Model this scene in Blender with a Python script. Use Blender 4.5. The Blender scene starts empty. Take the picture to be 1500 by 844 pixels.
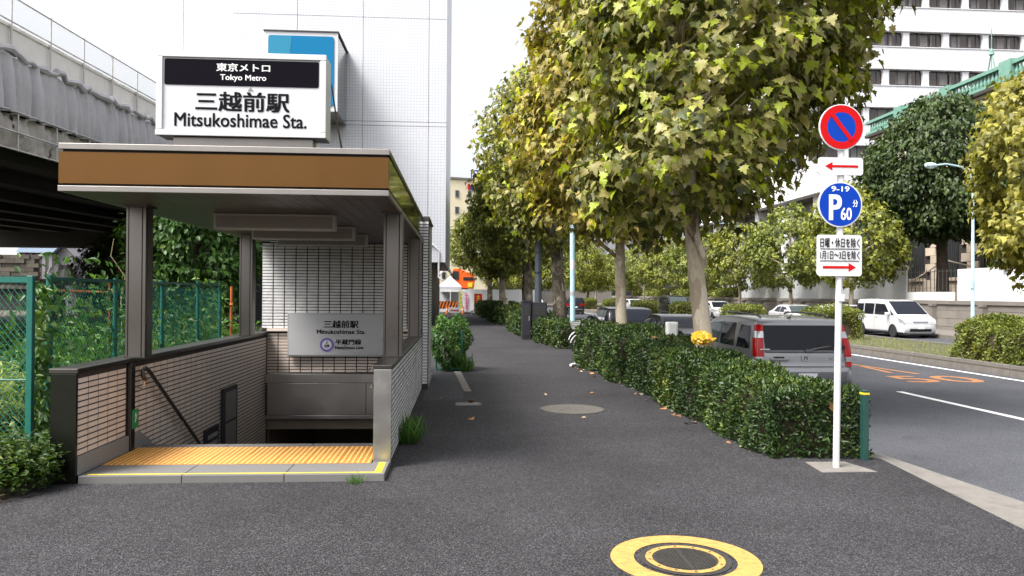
import bpy, bmesh, math, random
import numpy as np
from mathutils import Vector, Matrix

random.seed(7)
SC = bpy.context.scene
COL = SC.collection
R = math.radians

# ------------------------------------------------------------------ camera
YAW, PITCH, ROLL, CAMH = R(3.82), R(0.45), R(0.40), 1.75
fw = Vector((math.sin(YAW)*math.cos(PITCH), math.cos(YAW)*math.cos(PITCH), math.sin(PITCH)))
rt = Vector((math.cos(YAW), -math.sin(YAW), 0))
up = rt.cross(fw)
rt2 = rt*math.cos(ROLL) + up*math.sin(ROLL)
up2 = -rt*math.sin(ROLL) + up*math.cos(ROLL)
cam = bpy.data.cameras.new('camera')
cam.sensor_width = 36
cam.lens = 1110/1500*36
cam.clip_start, cam.clip_end = 0.05, 3000
camo = bpy.data.objects.new('camera', cam)
COL.objects.link(camo)
M = Matrix((rt2, up2, -fw)).transposed().to_4x4()
M.translation = (0, 0, CAMH)
camo.matrix_world = M
SC.camera = camo

# ------------------------------------------------------------------ sky, sun, exposure
SUN_EL, SUN_AZ = R(57), R(240)          # azimuth clockwise from +Y: high on the left, a little behind
w = bpy.data.worlds.new('World'); SC.world = w; w.use_nodes = True
nt = w.node_tree; nt.nodes.clear()
sky = nt.nodes.new('ShaderNodeTexSky'); sky.sky_type = 'NISHITA'; sky.sun_disc = False
sky.sun_elevation = SUN_EL; sky.sun_rotation = SUN_AZ
sky.air_density = 1.0; sky.dust_density = 6.0; sky.ozone_density = 1.0
hs = nt.nodes.new('ShaderNodeHueSaturation'); hs.inputs['Saturation'].default_value = 0.20   # thin white cloud veil
bg = nt.nodes.new('ShaderNodeBackground'); bg.inputs['Strength'].default_value = 0.15
wo = nt.nodes.new('ShaderNodeOutputWorld')
nt.links.new(sky.outputs[0], hs.inputs['Color']); nt.links.new(hs.outputs[0], bg.inputs[0]); nt.links.new(bg.outputs[0], wo.inputs[0])
sun = bpy.data.lights.new('sun', 'SUN'); sun.energy = 2.0; sun.angle = R(20); sun.color = (1, .965, .9)
suno = bpy.data.objects.new('sun', sun); COL.objects.link(suno)
sd = Vector((math.sin(SUN_AZ)*math.cos(SUN_EL), math.cos(SUN_AZ)*math.cos(SUN_EL), math.sin(SUN_EL)))
suno.rotation_euler = sd.to_track_quat('Z', 'Y').to_euler()
suno.location = (0, 0, 60)
vs = SC.view_settings
vs.view_transform = 'Standard'; vs.look = 'None'; vs.gamma = 1; vs.use_curve_mapping = False
vs.exposure = 1.32
SC.cycles.max_bounces = 8; SC.cycles.transparent_max_bounces = 16
SC.cycles.caustics_reflective = False; SC.cycles.caustics_refractive = False

# ------------------------------------------------------------------ helpers
BASE = {}
def thing(name, label, cat, loc=(0,0,0), rotz=0, group=None, world=False):
    """an Empty at the thing's base; world=True: children are written in world coordinates"""
    o = bpy.data.objects.new(name, None); COL.objects.link(o)
    o.location = loc; o.rotation_euler = (0,0,rotz); o.empty_display_size = .2
    tag(o, label, cat, group)
    if world: BASE[o.name] = Matrix.Translation(-Vector(loc))
    return o
def tag(o, label=None, cat=None, group=None, kind=None):
    if label: o['label'] = label
    if cat: o['category'] = cat
    if group: o['group'] = group
    if kind: o['kind'] = kind
    return o
def link(name, me, mat, parent=None):
    o = bpy.data.objects.new(name, me); COL.objects.link(o)
    if mat is not None and len(me.materials) == 0: me.materials.append(mat)
    if parent is not None:
        o.parent = parent
        if parent.name in BASE: o.matrix_parent_inverse = BASE[parent.name]
    return o
def copy_tree(o, parent=None):
    c = o.copy(); COL.objects.link(c); c.parent = parent
    for ch in list(o.children): copy_tree(ch, c)
    return c

class MB:
    def __init__(s): s.v = []; s.f = []
    def add(s, vs_, fs):
        n = len(s.v); s.v += [tuple(p) for p in vs_]; s.f += [tuple(i+n for i in f) for f in fs]; return s
    def box(s, x0, x1, y0, y1, z0, z1):
        return s.add([(x0,y0,z0),(x1,y0,z0),(x1,y1,z0),(x0,y1,z0),(x0,y0,z1),(x1,y0,z1),(x1,y1,z1),(x0,y1,z1)],
                     [(0,3,2,1),(4,5,6,7),(0,1,5,4),(1,2,6,5),(2,3,7,6),(3,0,4,7)])
    def hexa(s, pts):   # 8 points, bottom 4 ccw then top 4
        return s.add(pts, [(0,3,2,1),(4,5,6,7),(0,1,5,4),(1,2,6,5),(2,3,7,6),(3,0,4,7)])
    def tube(s, pts, rad, n=8, cap=True):
        """tapered tube along a polyline"""
        pts = [Vector(p) for p in pts]
        if not hasattr(rad, '__len__'): rad = [rad]*len(pts)
        b0 = len(s.v); prev = None
        for i, p in enumerate(pts):
            t = (pts[min(i+1,len(pts)-1)] - pts[max(i-1,0)])
            t = t.normalized() if t.length > 1e-9 else Vector((0,0,1))
            if prev is None:
                a = t.orthogonal().normalized()
            else:
                a = prev - t*prev.dot(t)
                a = a.normalized() if a.length > 1e-6 else t.orthogonal().normalized()
            prev = a; b = t.cross(a)
            for k in range(n):
                an = 2*math.pi*k/n
                s.v.append(tuple(p + (a*math.cos(an)+b*math.sin(an))*rad[i]))
        for i in range(len(pts)-1):
            for k in range(n):
                k2 = (k+1) % n
                s.f.append((b0+i*n+k, b0+i*n+k2, b0+(i+1)*n+k2, b0+(i+1)*n+k))
        if cap:
            s.f.append(tuple(b0+k for k in range(n-1,-1,-1)))
            e = b0+(len(pts)-1)*n
            s.f.append(tuple(e+k for k in range(n)))
        return s
    def lathe(s, prof, cx=0, cy=0, n=24, axis='z', cz=0):
        """profile of (radius, height) turned about an axis"""
        b0 = len(s.v)
        for (r_, h_) in prof:
            for k in range(n):
                a = 2*math.pi*k/n; c, d = math.cos(a)*r_, math.sin(a)*r_
                if axis == 'z': s.v.append((cx+c, cy+d, cz+h_))
                elif axis == 'x': s.v.append((cx+h_, cy+c, cz+d))
                else: s.v.append((cx+c, cy+h_, cz+d))
        for i in range(len(prof)-1):
            for k in range(n):
                k2 = (k+1) % n
                s.f.append((b0+i*n+k, b0+i*n+k2, b0+(i+1)*n+k2, b0+(i+1)*n+k))
        s.f.append(tuple(b0+k for k in range(n-1,-1,-1)))
        e = b0+(len(prof)-1)*n; s.f.append(tuple(e+k for k in range(n)))
        return s
    def prism(s, poly, a0, a1, axis='y'):
        """polygon (p,q) extruded: axis y -> (x,z) polygon, axis x -> (y,z), axis z -> (x,y)"""
        n = len(poly)
        def P(p, a): return (p[0],a,p[1]) if axis == 'y' else ((a,p[0],p[1]) if axis == 'x' else (p[0],p[1],a))
        s.add([P(p,a0) for p in poly]+[P(p,a1) for p in poly],
              [tuple(range(n-1,-1,-1)), tuple(range(n,2*n))]+[(i,(i+1)%n,n+(i+1)%n,n+i) for i in range(n)])
        return s
    def mesh(s, name='m', smooth=False, angle=40):
        me = bpy.data.meshes.new(name); me.from_pydata(s.v, [], s.f)
        bm = bmesh.new(); bm.from_mesh(me); bmesh.ops.recalc_face_normals(bm, faces=bm.faces); bm.to_mesh(me); bm.free()
        if smooth:
            me.polygons.foreach_set('use_smooth', [True]*len(me.polygons)); me.set_sharp_from_angle(angle=R(angle))
        return me
    def build(s, name, mat, parent=None, smooth=False, bevel=0, seg=2, angle=40):
        o = link(name, s.mesh(name, smooth, angle), mat, parent)
        if bevel:
            m = o.modifiers.new('bevel', 'BEVEL'); m.width = bevel; m.segments = seg; m.limit_method = 'ANGLE'; m.angle_limit = R(35)
        return o
def box(name, x0,x1,y0,y1,z0,z1, mat, parent=None, bevel=0):
    return MB().box(x0,x1,y0,y1,z0,z1).build(name, mat, parent, bevel=bevel)
def struct(o): o['kind'] = 'structure'; return o

def np_mesh(name, V, tris):
    me = bpy.data.meshes.new(name)
    V = np.asarray(V, np.float32); T = np.asarray(tris, np.int32)
    me.vertices.add(len(V)); me.vertices.foreach_set('co', V.ravel())
    me.loops.add(T.size); me.loops.foreach_set('vertex_index', T.ravel())
    me.polygons.add(len(T)); me.polygons.foreach_set('loop_start', np.arange(0, T.size, 3, dtype=np.int32))
    me.update(calc_edges=True); me.validate()
    return me

# ---- leaf templates: (verts, tris); x across, y along to the tip, z up
def fan(outline, centre, droop=0.0, fold=0.0):
    v = [(centre[0], centre[1], 0)] + [(x, y, -droop*(y*y) + fold*abs(x)) for x, y in outline]
    n = len(outline)
    return np.array(v, float), np.array([(0, i+1, (i+1) % n + 1) for i in range(n)])
half = [(0,0),(.10,.10),(.34,.02),(.30,.20),(.56,.34),(.36,.44),(.40,.62),(.20,.60),(.16,.78),(0,1.0)]
PLANE = fan(half + [(-x, y) for x, y in half[-2:0:-1]], (0,.36), .22, .18)
half2 = [(0,0),(.34,.06),(.52,.36),(.28,.52),(0,1)]
PLANE_LO = fan(half2 + [(-x, y) for x, y in half2[-2:0:-1]], (0,.36), .22, .15)
OVAL = (np.array([(0,0,0),(.24,.35,.06),(.18,.72,.05),(0,1,-.06),(-.18,.72,.05),(-.24,.35,.06),(0,.5,-.02)]),
        np.array([(0,1,6),(1,2,6),(2,3,6),(3,4,6),(4,5,6),(5,0,6)]))
RHOMB = (np.array([(0,0,0),(.30,.45,.10),(0,1,-.05),(-.30,.45,.10)]), np.array([(0,1,2),(0,2,3)]))
BLADE = (np.array([(-.045,0,0),(.045,0,0),(.035,.55,.03),(-.035,.55,.03),(0,1,-.22)]), np.array([(0,1,2),(0,2,3),(3,2,4)]))

def leaves(name, pos, tip, nor, size, tpl, mat, parent=None, stuff=True):
    pos = np.asarray(pos); tip = np.asarray(tip, float); nor = np.asarray(nor, float)
    tip /= np.linalg.norm(tip, axis=1, keepdims=True)+1e-9
    nor = nor - tip*np.sum(nor*tip, axis=1, keepdims=True)
    nor /= np.linalg.norm(nor, axis=1, keepdims=True)+1e-9
    b = np.cross(tip, nor)
    tv, tt = tpl
    s = np.asarray(size).reshape(-1,1,1); rq = np.random.RandomState(len(pos) % 9973)
    cz_ = rq.uniform(.3,2.4,(len(pos),1,1)); cx_ = rq.uniform(.72,1.08,(len(pos),1,1))
    V = pos[:,None,:] + s*(tv[None,:,0:1]*b[:,None,:]*cx_ + tv[None,:,1:2]*tip[:,None,:] + tv[None,:,2:3]*nor[:,None,:]*cz_)
    N, k = len(pos), len(tv)
    T = (tt[None,:,:] + (np.arange(N)*k)[:,None,None]).reshape(-1,3)
    o = link(name, np_mesh(name, V.reshape(-1,3), T), mat, parent)
    if stuff: o['kind'] = 'stuff'
    return o
def rnd(rs, n): 
    v = rs.normal(size=(n,3)); return v/np.linalg.norm(v, axis=1, keepdims=True)

# ------------------------------------------------------------------ materials
MATS = {}
class NT:
    def __init__(s, m): s.t = m.node_tree; s.n = s.t.nodes; s.l = s.t.links
    def add(s, ty, **kw):
        nd = s.n.new(ty)
        for k, v in kw.items():
            if k.startswith('i_'):
                key = k[2:].replace('_', ' '); nd.inputs[key].default_value = v
            else: setattr(nd, k, v)
        return nd
    def lk(s, a, b): s.l.new(a, b)
def rgba(c): return (c[0], c[1], c[2], 1)
def mat(name, col, rough=.6, metal=0, var=.12, vscale=6, bump=0, bscale=60, spec=.5, coat=0, objvar=0, dirt=0, dirtcol=(.06,.05,.04), dscale=1.2, stretch=None):
    if name in MATS: return MATS[name]
    m = bpy.data.materials.new(name); m.use_nodes = True; MATS[name] = m
    t = NT(m); p = t.n['Principled BSDF']
    p.inputs['Roughness'].default_value = rough; p.inputs['Metallic'].default_value = metal
    p.inputs['Specular IOR Level'].default_value = spec
    if coat: p.inputs['Coat Weight'].default_value = coat; p.inputs['Coat Roughness'].default_value = .04
    tc = t.add('ShaderNodeTexCoord'); src = tc.outputs['Object']
    if stretch:
        mp = t.add('ShaderNodeMapping'); mp.inputs['Scale'].default_value = stretch; t.lk(src, mp.inputs['Vector']); src = mp.outputs[0]
    nz = t.add('ShaderNodeTexNoise', i_Scale=vscale, i_Detail=6.0, i_Roughness=.6); t.lk(src, nz.inputs['Vector'])
    mr = t.add('ShaderNodeMapRange'); mr.inputs['From Min'].default_value = .25; mr.inputs['From Max'].default_value = .75
    mr.inputs['To Min'].default_value = 1-var; mr.inputs['To Max'].default_value = 1+var
    t.lk(nz.outputs[0], mr.inputs['Value'])
    val = mr.outputs[0]
    if objvar:
        oi = t.add('ShaderNodeObjectInfo'); m2 = t.add('ShaderNodeMapRange'); m2.inputs['To Min'].default_value = 1-objvar; m2.inputs['To Max'].default_value = 1+objvar
        t.lk(oi.outputs['Random'], m2.inputs['Value'])
        mm = t.add('ShaderNodeMath', operation='MULTIPLY'); t.lk(val, mm.inputs[0]); t.lk(m2.outputs[0], mm.inputs[1]); val = mm.outputs[0]
    vm = t.add('ShaderNodeVectorMath', operation='SCALE'); vm.inputs[0].default_value = col[:3]; t.lk(val, vm.inputs['Scale'])
    out = vm.outputs[0]
    if dirt:
        n2 = t.add('ShaderNodeTexNoise', i_Scale=dscale, i_Detail=8.0, i_Roughness=.7); t.lk(src, n2.inputs['Vector'])
        r2 = t.add('ShaderNodeMapRange'); r2.inputs['From Min'].default_value = .48; r2.inputs['From Max'].default_value = .72; r2.inputs['To Max'].default_value = dirt
        t.lk(n2.outputs[0], r2.inputs['Value'])
        mx = t.add('ShaderNodeMix', data_type='RGBA'); t.lk(r2.outputs[0], mx.inputs['Factor']); t.lk(out, mx.inputs[6]); mx.inputs[7].default_value = rgba(dirtcol); out = mx.outputs[2]
    t.lk(out, p.inputs['Base Color'])
    if rough < .9 and var > 0:
        rr = t.add('ShaderNodeMapRange'); rr.inputs['To Min'].default_value = max(0, rough-.08); rr.inputs['To Max'].default_value = min(1, rough+.08); t.lk(nz.outputs[0], rr.inputs['Value']); t.lk(rr.outputs[0], p.inputs['Roughness'])
    if bump:
        nb = t.add('ShaderNodeTexNoise', i_Scale=bscale, i_Detail=4.0); t.lk(src, nb.inputs['Vector'])
        bp = t.add('ShaderNodeBump', i_Strength=bump, i_Distance=.01); t.lk(nb.outputs[0], bp.inputs['Height']); t.lk(bp.outputs[0], p.inputs['Normal'])
    return m
def asphalt(name, dark, light, rough=.85, patch=.25, fine=150, pscale=.5, bump=.6):
    m = bpy.data.materials.new(name); m.use_nodes = True; t = NT(m); p = t.n['Principled BSDF']; MATS[name] = m
    p.inputs['Roughness'].default_value = rough; p.inputs['Specular IOR Level'].default_value = .2
    tc = t.add('ShaderNodeTexCoord'); src = tc.outputs['Object']
    vo = t.add('ShaderNodeTexVoronoi', i_Scale=float(fine)); vo.inputs['Randomness'].default_value = 1; t.lk(src, vo.inputs['Vector'])
    sep = t.add('ShaderNodeSeparateColor'); t.lk(vo.outputs['Color'], sep.inputs[0])
    pw = t.add('ShaderNodeMath', operation='POWER'); t.lk(sep.outputs[0], pw.inputs[0]); pw.inputs[1].default_value = 3.2
    mx = t.add('ShaderNodeMix', data_type='RGBA'); t.lk(pw.outputs[0], mx.inputs['Factor']); mx.inputs[6].default_value = rgba(dark); mx.inputs[7].default_value = rgba(light)
    n1 = t.add('ShaderNodeTexNoise', i_Scale=float(pscale), i_Detail=7.0, i_Roughness=.62); t.lk(src, n1.inputs['Vector'])
    mr = t.add('ShaderNodeMapRange'); mr.inputs['From Min'].default_value = .3; mr.inputs['From Max'].default_value = .7; mr.inputs['To Min'].default_value = 1-patch; mr.inputs['To Max'].default_value = 1+patch; t.lk(n1.outputs[0], mr.inputs['Value'])
    vm = t.add('ShaderNodeVectorMath', operation='SCALE'); t.lk(mx.outputs[2], vm.inputs[0]); t.lk(mr.outputs[0], vm.inputs['Scale'])
    # trodden-in gum spots and dark blotches
    wv = t.add('ShaderNodeTexNoise', i_Scale=9.0, i_Detail=2.0); t.lk(src, wv.inputs['Vector'])
    gv = t.add('ShaderNodeTexVoronoi', i_Scale=2.6); gv.inputs['Randomness'].default_value = 1; t.lk(src, gv.inputs['Vector'])
    g1 = t.add('ShaderNodeMapRange'); g1.inputs['From Min'].default_value = .075; g1.inputs['From Max'].default_value = .045; g1.inputs['To Min'].default_value = 0; g1.inputs['To Max'].default_value = 1; t.lk(gv.outputs['Distance'], g1.inputs['Value'])
    gs = t.add('ShaderNodeSeparateColor'); t.lk(gv.outputs['Color'], gs.inputs[0])
    g2 = t.add('ShaderNodeMath', operation='GREATER_THAN'); g2.inputs[1].default_value = .55; t.lk(gs.outputs[1], g2.inputs[0])
    g3 = t.add('ShaderNodeMath', operation='MULTIPLY'); t.lk(g1.outputs[0], g3.inputs[0]); t.lk(g2.outputs[0], g3.inputs[1])
    g4 = t.add('ShaderNodeMath', operation='MULTIPLY'); t.lk(g3.outputs[0], g4.inputs[0]); g4.inputs[1].default_value = .55
    gm_ = t.add('ShaderNodeMix', data_type='RGBA'); t.lk(g4.outputs[0], gm_.inputs['Factor']); t.lk(vm.outputs[0], gm_.inputs[6]); gm_.inputs[7].default_value = (dark[0]*.6, dark[1]*.6, dark[2]*.6, 1)
    n3 = t.add('ShaderNodeTexNoise', i_Scale=1.7, i_Detail=9.0, i_Roughness=.75); t.lk(src, n3.inputs['Vector'])
    m3 = t.add('ShaderNodeMapRange'); m3.inputs['From Min'].default_value = .56; m3.inputs['From Max'].default_value = .70; m3.inputs['To Min'].default_value = 1; m3.inputs['To Max'].default_value = .72; t.lk(n3.outputs[0], m3.inputs['Value'])
    v3 = t.add('ShaderNodeVectorMath', operation='SCALE'); t.lk(gm_.outputs[2], v3.inputs[0]); t.lk(m3.outputs[0], v3.inputs['Scale']); t.lk(v3.outputs[0], p.inputs['Base Color'])
    bp = t.add('ShaderNodeBump', i_Strength=bump, i_Distance=.004); t.lk(vo.outputs['Distance'], bp.inputs['Height']); bp.invert = True; t.lk(bp.outputs[0], p.inputs['Normal'])
    return m
def leafmat(name, stops, trans=.35, rough=.45, clump=1.6, spec=.4):
    """stops: colours from dull to bright, chosen per leaf and per clump"""
    m = bpy.data.materials.new(name); m.use_nodes = True; t = NT(m); p = t.n['Principled BSDF']; MATS[name] = m
    g_ = t.add('ShaderNodeNewGeometry'); tc = t.add('ShaderNodeTexCoord')
    nz = t.add('ShaderNodeTexNoise', i_Scale=clump, i_Detail=3.0); t.lk(tc.outputs['Object'], nz.inputs['Vector'])
    oi = t.add('ShaderNodeObjectInfo')
    fa = t.add('ShaderNodeMath', operation='ADD'); t.lk(g_.outputs['Random Per Island'], fa.inputs[0]); t.lk(oi.outputs['Random'], fa.inputs[1])
    fr = t.add('ShaderNodeMath', operation='FRACT'); t.lk(fa.outputs[0], fr.inputs[0])
    a = t.add('ShaderNodeMath', operation='MULTIPLY_ADD'); t.lk(fr.outputs[0], a.inputs[0]); a.inputs[1].default_value = .62; 
    b = t.add('ShaderNodeMapRange'); b.inputs['From Min'].default_value = .3; b.inputs['From Max'].default_value = .7; b.inputs['To Min'].default_value = 0; b.inputs['To Max'].default_value = .38; t.lk(nz.outputs[0], b.inputs['Value']); t.lk(b.outputs[0], a.inputs[2])
    cr = t.add('ShaderNodeValToRGB'); e = cr.color_ramp.elements
    while len(e) < len(stops): e.new(.5)
    for i, c in enumerate(stops):
        e[i].position = c[0]; e[i].color = rgba(c[1])
    t.lk(a.outputs[0], cr.inputs[0]); t.lk(cr.outputs[0], p.inputs['Base Color'])
    p.inputs['Roughness'].default_value = rough; p.inputs['Specular IOR Level'].default_value = spec
    tr = t.add('ShaderNodeBsdfTranslucent'); 
    ms = t.add('ShaderNodeVectorMath', operation='MULTIPLY'); t.lk(cr.outputs[0], ms.inputs[0]); ms.inputs[1].default_value = (1.25,1.3,.55); t.lk(ms.outputs[0], tr.inputs[0])
    mx = t.add('ShaderNodeMixShader'); mx.inputs[0].default_value = trans
    t.lk(p.outputs[0], mx.inputs[1]); t.lk(tr.outputs[0], mx.inputs[2]); t.lk(mx.outputs[0], t.n['Material Output'].inputs[0])
    return m
def glassmat(name, tint=(.02,.022,.025), rough=.03):
    return mat(name, tint, rough, 0, var=.0, spec=.2)

asphalt('sidewalk', (.0138,.0132,.0148), (.098,.095,.101), fine=140, patch=.28)
asphalt('sidewalk_old', (.026,.026,.03), (.12,.12,.125), fine=125, patch=.15)
asphalt('road', (.052,.054,.063), (.115,.116,.128), fine=110, patch=.12, pscale=.8)
mat('earth', (.09,.075,.055), .95, var=.3, bump=.6, bscale=20)
mat('concrete', (.165,.152,.138), .85, var=.18, vscale=9, bump=.3, bscale=120, dirt=.6, dirtcol=(.085,.076,.066), dscale=3.5)
mat('concrete_dk', (.15,.135,.12), .9, var=.2, vscale=5, bump=.3, bscale=90, dirt=.5, dirtcol=(.075,.066,.058), dscale=2)
mat('granite', (.25,.25,.255), .45, var=.5, vscale=180, bump=.05, bscale=200, dirt=.35, dirtcol=(.17,.17,.17), dscale=4)
mat('granite_step', (.145,.14,.136), .7, var=.22, vscale=200, dirt=.4, dirtcol=(.14,.135,.125), dscale=3)
mat('steel', (.185,.170,.160), .30, 1, var=.05, vscale=2)
mat('steel_lintel', (.50,.47,.45), .34, 1, var=.05, vscale=2)
mat('steel_rough', (.42,.41,.39), .38, 1, var=.10, vscale=5, dirt=.3, dirtcol=(.62,.61,.58), dscale=5)
mat('steel_reflection', (.035,.038,.032), .3, .9, var=.08, vscale=4)  # near-black green tone paints in the vegetation mirrored by the left end panel
mat('steel_dark', (.12,.112,.105), .34, 1, var=.08, vscale=4)
mat('trim_light', (.27,.25,.235), .38, .6, var=.05, vscale=5, dirt=.25, dirtcol=(.4,.36,.33), dscale=3)
mat('bronze', (.135,.062,.013), .40, .65, var=.10, vscale=2.2, dirt=.45, dirtcol=(.085,.04,.012), dscale=1.1, stretch=(1.6,1,.5))
mat('black_gap', (.012,.011,.010), .7)
mat('mirror_panel', (.30,.31,.29), .07, 1, var=.05, vscale=1.5, bump=.04, bscale=2.2)
mat('soffit', (.075,.062,.057), .42, .1, var=.08, vscale=3)
mat('lamp_grey', (.22,.21,.205), .5, 0, var=.04)
mat('tile', (.78,.66,.58), .35, var=.06, vscale=10, objvar=.08, dirt=.25, dirtcol=(.34,.29,.26), dscale=5)
mat('tile_grey', (.72,.71,.715), .28, var=.06, vscale=8, dirt=.2, dirtcol=(.54,.53,.53), dscale=3)
mat('joint', (.035,.030,.027), .9)
mat('yellow_tactile', (.47,.215,.042), .6, var=.10, vscale=12, objvar=.07, dirt=.45, dirtcol=(.36,.18,.05), dscale=6)
mat('yellow_paint', (.80,.58,.03), .55, var=.1, vscale=20)
mat('ring_paint', (.43,.255,.075), .85, var=.14, vscale=14, dirt=.85, dirtcol=(.16,.115,.06), dscale=22, bump=.4, bscale=150, spec=.2)
mat('orange_paint', (.36,.15,.05), .8, var=.2, vscale=12, dirt=.9, dirtcol=(.10,.10,.11), dscale=14)
mat('white_paint', (.74,.74,.73), .75, var=.06, vscale=12, dirt=.4, dirtcol=(.40,.40,.40), dscale=12)
mat('lid', (.085,.077,.068), .85, var=.2, vscale=14, bump=.3, bscale=90, dirt=.5, dirtcol=(.06,.055,.05), dscale=7)
mat('iron', (.07,.065,.06), .55, .6, var=.25, vscale=30, bump=.3, bscale=150)
mat('white_metal', (.62,.62,.625), .4, 0, var=.03, vscale=3, dirt=.12, dirtcol=(.6,.58,.54), dscale=4)
mat('sign_white', (.60,.60,.625), .22, 0, var=.03, vscale=2, spec=.3)
mat('sign_black', (.004,.003,.006), .15, 0, var=0, spec=.07)
mat('ink', (.006,.006,.008), .5, 0, var=0, spec=.08)
mat('ink_white', (.85,.85,.85), .4, 0, var=0)
mat('sign_red', (.50,.006,.008), .4, 0, var=.02, spec=.12)
mat('sign_blue', (.004,.045,.36), .4, 0, var=.02, spec=.12)
mat('blue_sign', (.002,.16,.34), .18, 0, var=.05, vscale=.4, spec=.2)
mat('blue_sign_reflection', (.03,.22,.36), .18, 0, var=.05, vscale=.4, spec=.2)
mat('purple', (.17,.13,.42), .4, 0, var=0)
mat('board_grey', (.46,.46,.47), .3, 0, var=.02, vscale=2)
mat('green_sticker', (.03,.25,.09), .5)
mat('fence_green', (.008,.125,.098), .42, 0, var=.12, vscale=8, dirt=.25, dirtcol=(.02,.06,.05), dscale=6)
mat('post_green', (.016,.06,.05), .45, 0, var=.1, vscale=8)
mat('rust_orange', (.45,.12,.03), .7, var=.2)
mat('pale_blue', (.42,.60,.66), .45, 0, var=.08, vscale=5, dirt=.3, dirtcol=(.30,.36,.38), dscale=3)
mat('dark_pole', (.055,.065,.08), .5, .1, var=.1)
mat('cabinet', (.020,.020,.026), .5, 0, var=.1)
mat('cabinet_white', (.62,.62,.60), .5, 0, var=.05)
def barkmat(name, base, light, dark, scale=5.0, stretch=(1,1,.38)):
    m = bpy.data.materials.new(name); m.use_nodes = True; t = NT(m); p = t.n['Principled BSDF']; MATS[name] = m
    p.inputs['Roughness'].default_value = .85; p.inputs['Specular IOR Level'].default_value = .2
    tc = t.add('ShaderNodeTexCoord'); mp = t.add('ShaderNodeMapping'); mp.inputs['Scale'].default_value = stretch; t.lk(tc.outputs['Object'], mp.inputs['Vector'])
    wn = t.add('ShaderNodeTexNoise', i_Scale=6.0, i_Detail=3.0); t.lk(mp.outputs[0], wn.inputs['Vector'])
    ws = t.add('ShaderNodeVectorMath', operation='SCALE'); ws.inputs['Scale'].default_value = .35; t.lk(wn.outputs['Color'], ws.inputs[0])
    wa = t.add('ShaderNodeVectorMath', operation='ADD'); t.lk(mp.outputs[0], wa.inputs[0]); t.lk(ws.outputs[0], wa.inputs[1])
    vo = t.add('ShaderNodeTexVoronoi', i_Scale=scale); t.lk(wa.outputs[0], vo.inputs['Vector'])
    sc_ = t.add('ShaderNodeSeparateColor'); t.lk(vo.outputs['Color'], sc_.inputs[0])
    cr = t.add('ShaderNodeValToRGB'); e = cr.color_ramp.elements; cr.color_ramp.interpolation = 'LINEAR'
    for pos, c in ((.35, base), (.5, light), (.74, light)): 
        q = e.new(pos); q.color = rgba(c)
    e[0].color = rgba(base); e[-1].color = rgba(dark); t.lk(sc_.outputs[0], cr.inputs[0])
    fn = t.add('ShaderNodeTexNoise', i_Scale=28.0, i_Detail=5.0); t.lk(mp.outputs[0], fn.inputs['Vector'])
    mr = t.add('ShaderNodeMapRange'); mr.inputs['To Min'].default_value = .72; mr.inputs['To Max'].default_value = 1.28; t.lk(fn.outputs[0], mr.inputs['Value'])
    vm = t.add('ShaderNodeVectorMath', operation='SCALE'); t.lk(cr.outputs[0], vm.inputs[0]); t.lk(mr.outputs[0], vm.inputs['Scale']); t.lk(vm.outputs[0], p.inputs['Base Color'])
    bp = t.add('ShaderNodeBump', i_Strength=.55, i_Distance=.02); t.lk(sc_.outputs[0], bp.inputs['Height']); t.lk(bp.outputs[0], p.inputs['Normal'])
    return m
barkmat('bark_plane', (.44,.37,.27), (.58,.51,.40), (.20,.145,.09), 5.0)
barkmat('bark_old', (.085,.07,.05), (.16,.135,.10), (.34,.31,.25), 6.0, (1,1,.6))
mat('bark', (.075,.055,.04), .95, var=.3, bump=.6, bscale=20)
mat('twig', (.055,.04,.025), .95, var=.2)
mat('tarp_grey', (.50,.485,.525), .7, 0, var=.10, vscale=2, dirt=.4, dirtcol=(.38,.37,.38), dscale=1.2)
mat('tarp_light', (.50,.46,.445), .7, 0, var=.10, vscale=2, dirt=.4, dirtcol=(.36,.33,.32), dscale=1.2)
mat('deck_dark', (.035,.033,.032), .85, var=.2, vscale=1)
mat('deck_concrete', (.88,.84,.81), .8, var=.08, vscale=1.2, dirt=.3, dirtcol=(.42,.39,.36), dscale=.8)
mat('pipe', (.50,.48,.46), .4, .7, var=.1)
mat('pier', (.16,.13,.105), .9, var=.15, vscale=.8)
mat('yellow_wall', (.70,.63,.45), .8, var=.04)
mat('window_dark', (.035,.04,.045), .08, 0, var=0, spec=.8)
mat('window_brown', (.05,.036,.03), .06, 0, var=.1, vscale=.4, spec=.7)
mat('curtain', (.16,.15,.15), .7, 0, var=.1, vscale=2)
mat('frame_grey', (.40,.40,.40), .5, .3)
mat('copper_green', (.14,.28,.22), .7, 0, var=.18, vscale=3, dirt=.4, dirtcol=(.11,.24,.19), dscale=1)
mat('stone_beige', (.50,.42,.33), .8, 0, var=.14, vscale=1.2, objvar=.12, bump=.3, bscale=12, dirt=.35, dirtcol=(.33,.27,.21), dscale=.9)
mat('stone_dark', (.085,.075,.06), .9, 0, var=.25, vscale=2, objvar=.25, bump=.3, bscale=15)
mat('stone_grey', (.19,.17,.15), .85, 0, var=.15, vscale=1.5, objvar=.12, bump=.3, bscale=15, dirt=.4, dirtcol=(.17,.15,.13), dscale=1)
mat('hoarding', (.70,.71,.72), .4, 0, var=.02, vscale=.5)
mat('hoarding_shaded', (.50,.51,.52), .3, .15, var=.03, vscale=.4)  # white hoarding turned from the light, its shade put into the grey
mat('office_white', (.64,.645,.675), .5, 0, var=.03, vscale=2, objvar=.025, dirt=.2, dirtcol=(.54,.54,.565), dscale=.3)
mat('office_soffit', (.22,.215,.21), .8)
mat('house_grey', (.26,.25,.28), .8, var=.06)
mat('house_white', (.66,.66,.68), .8, var=.05)
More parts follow.
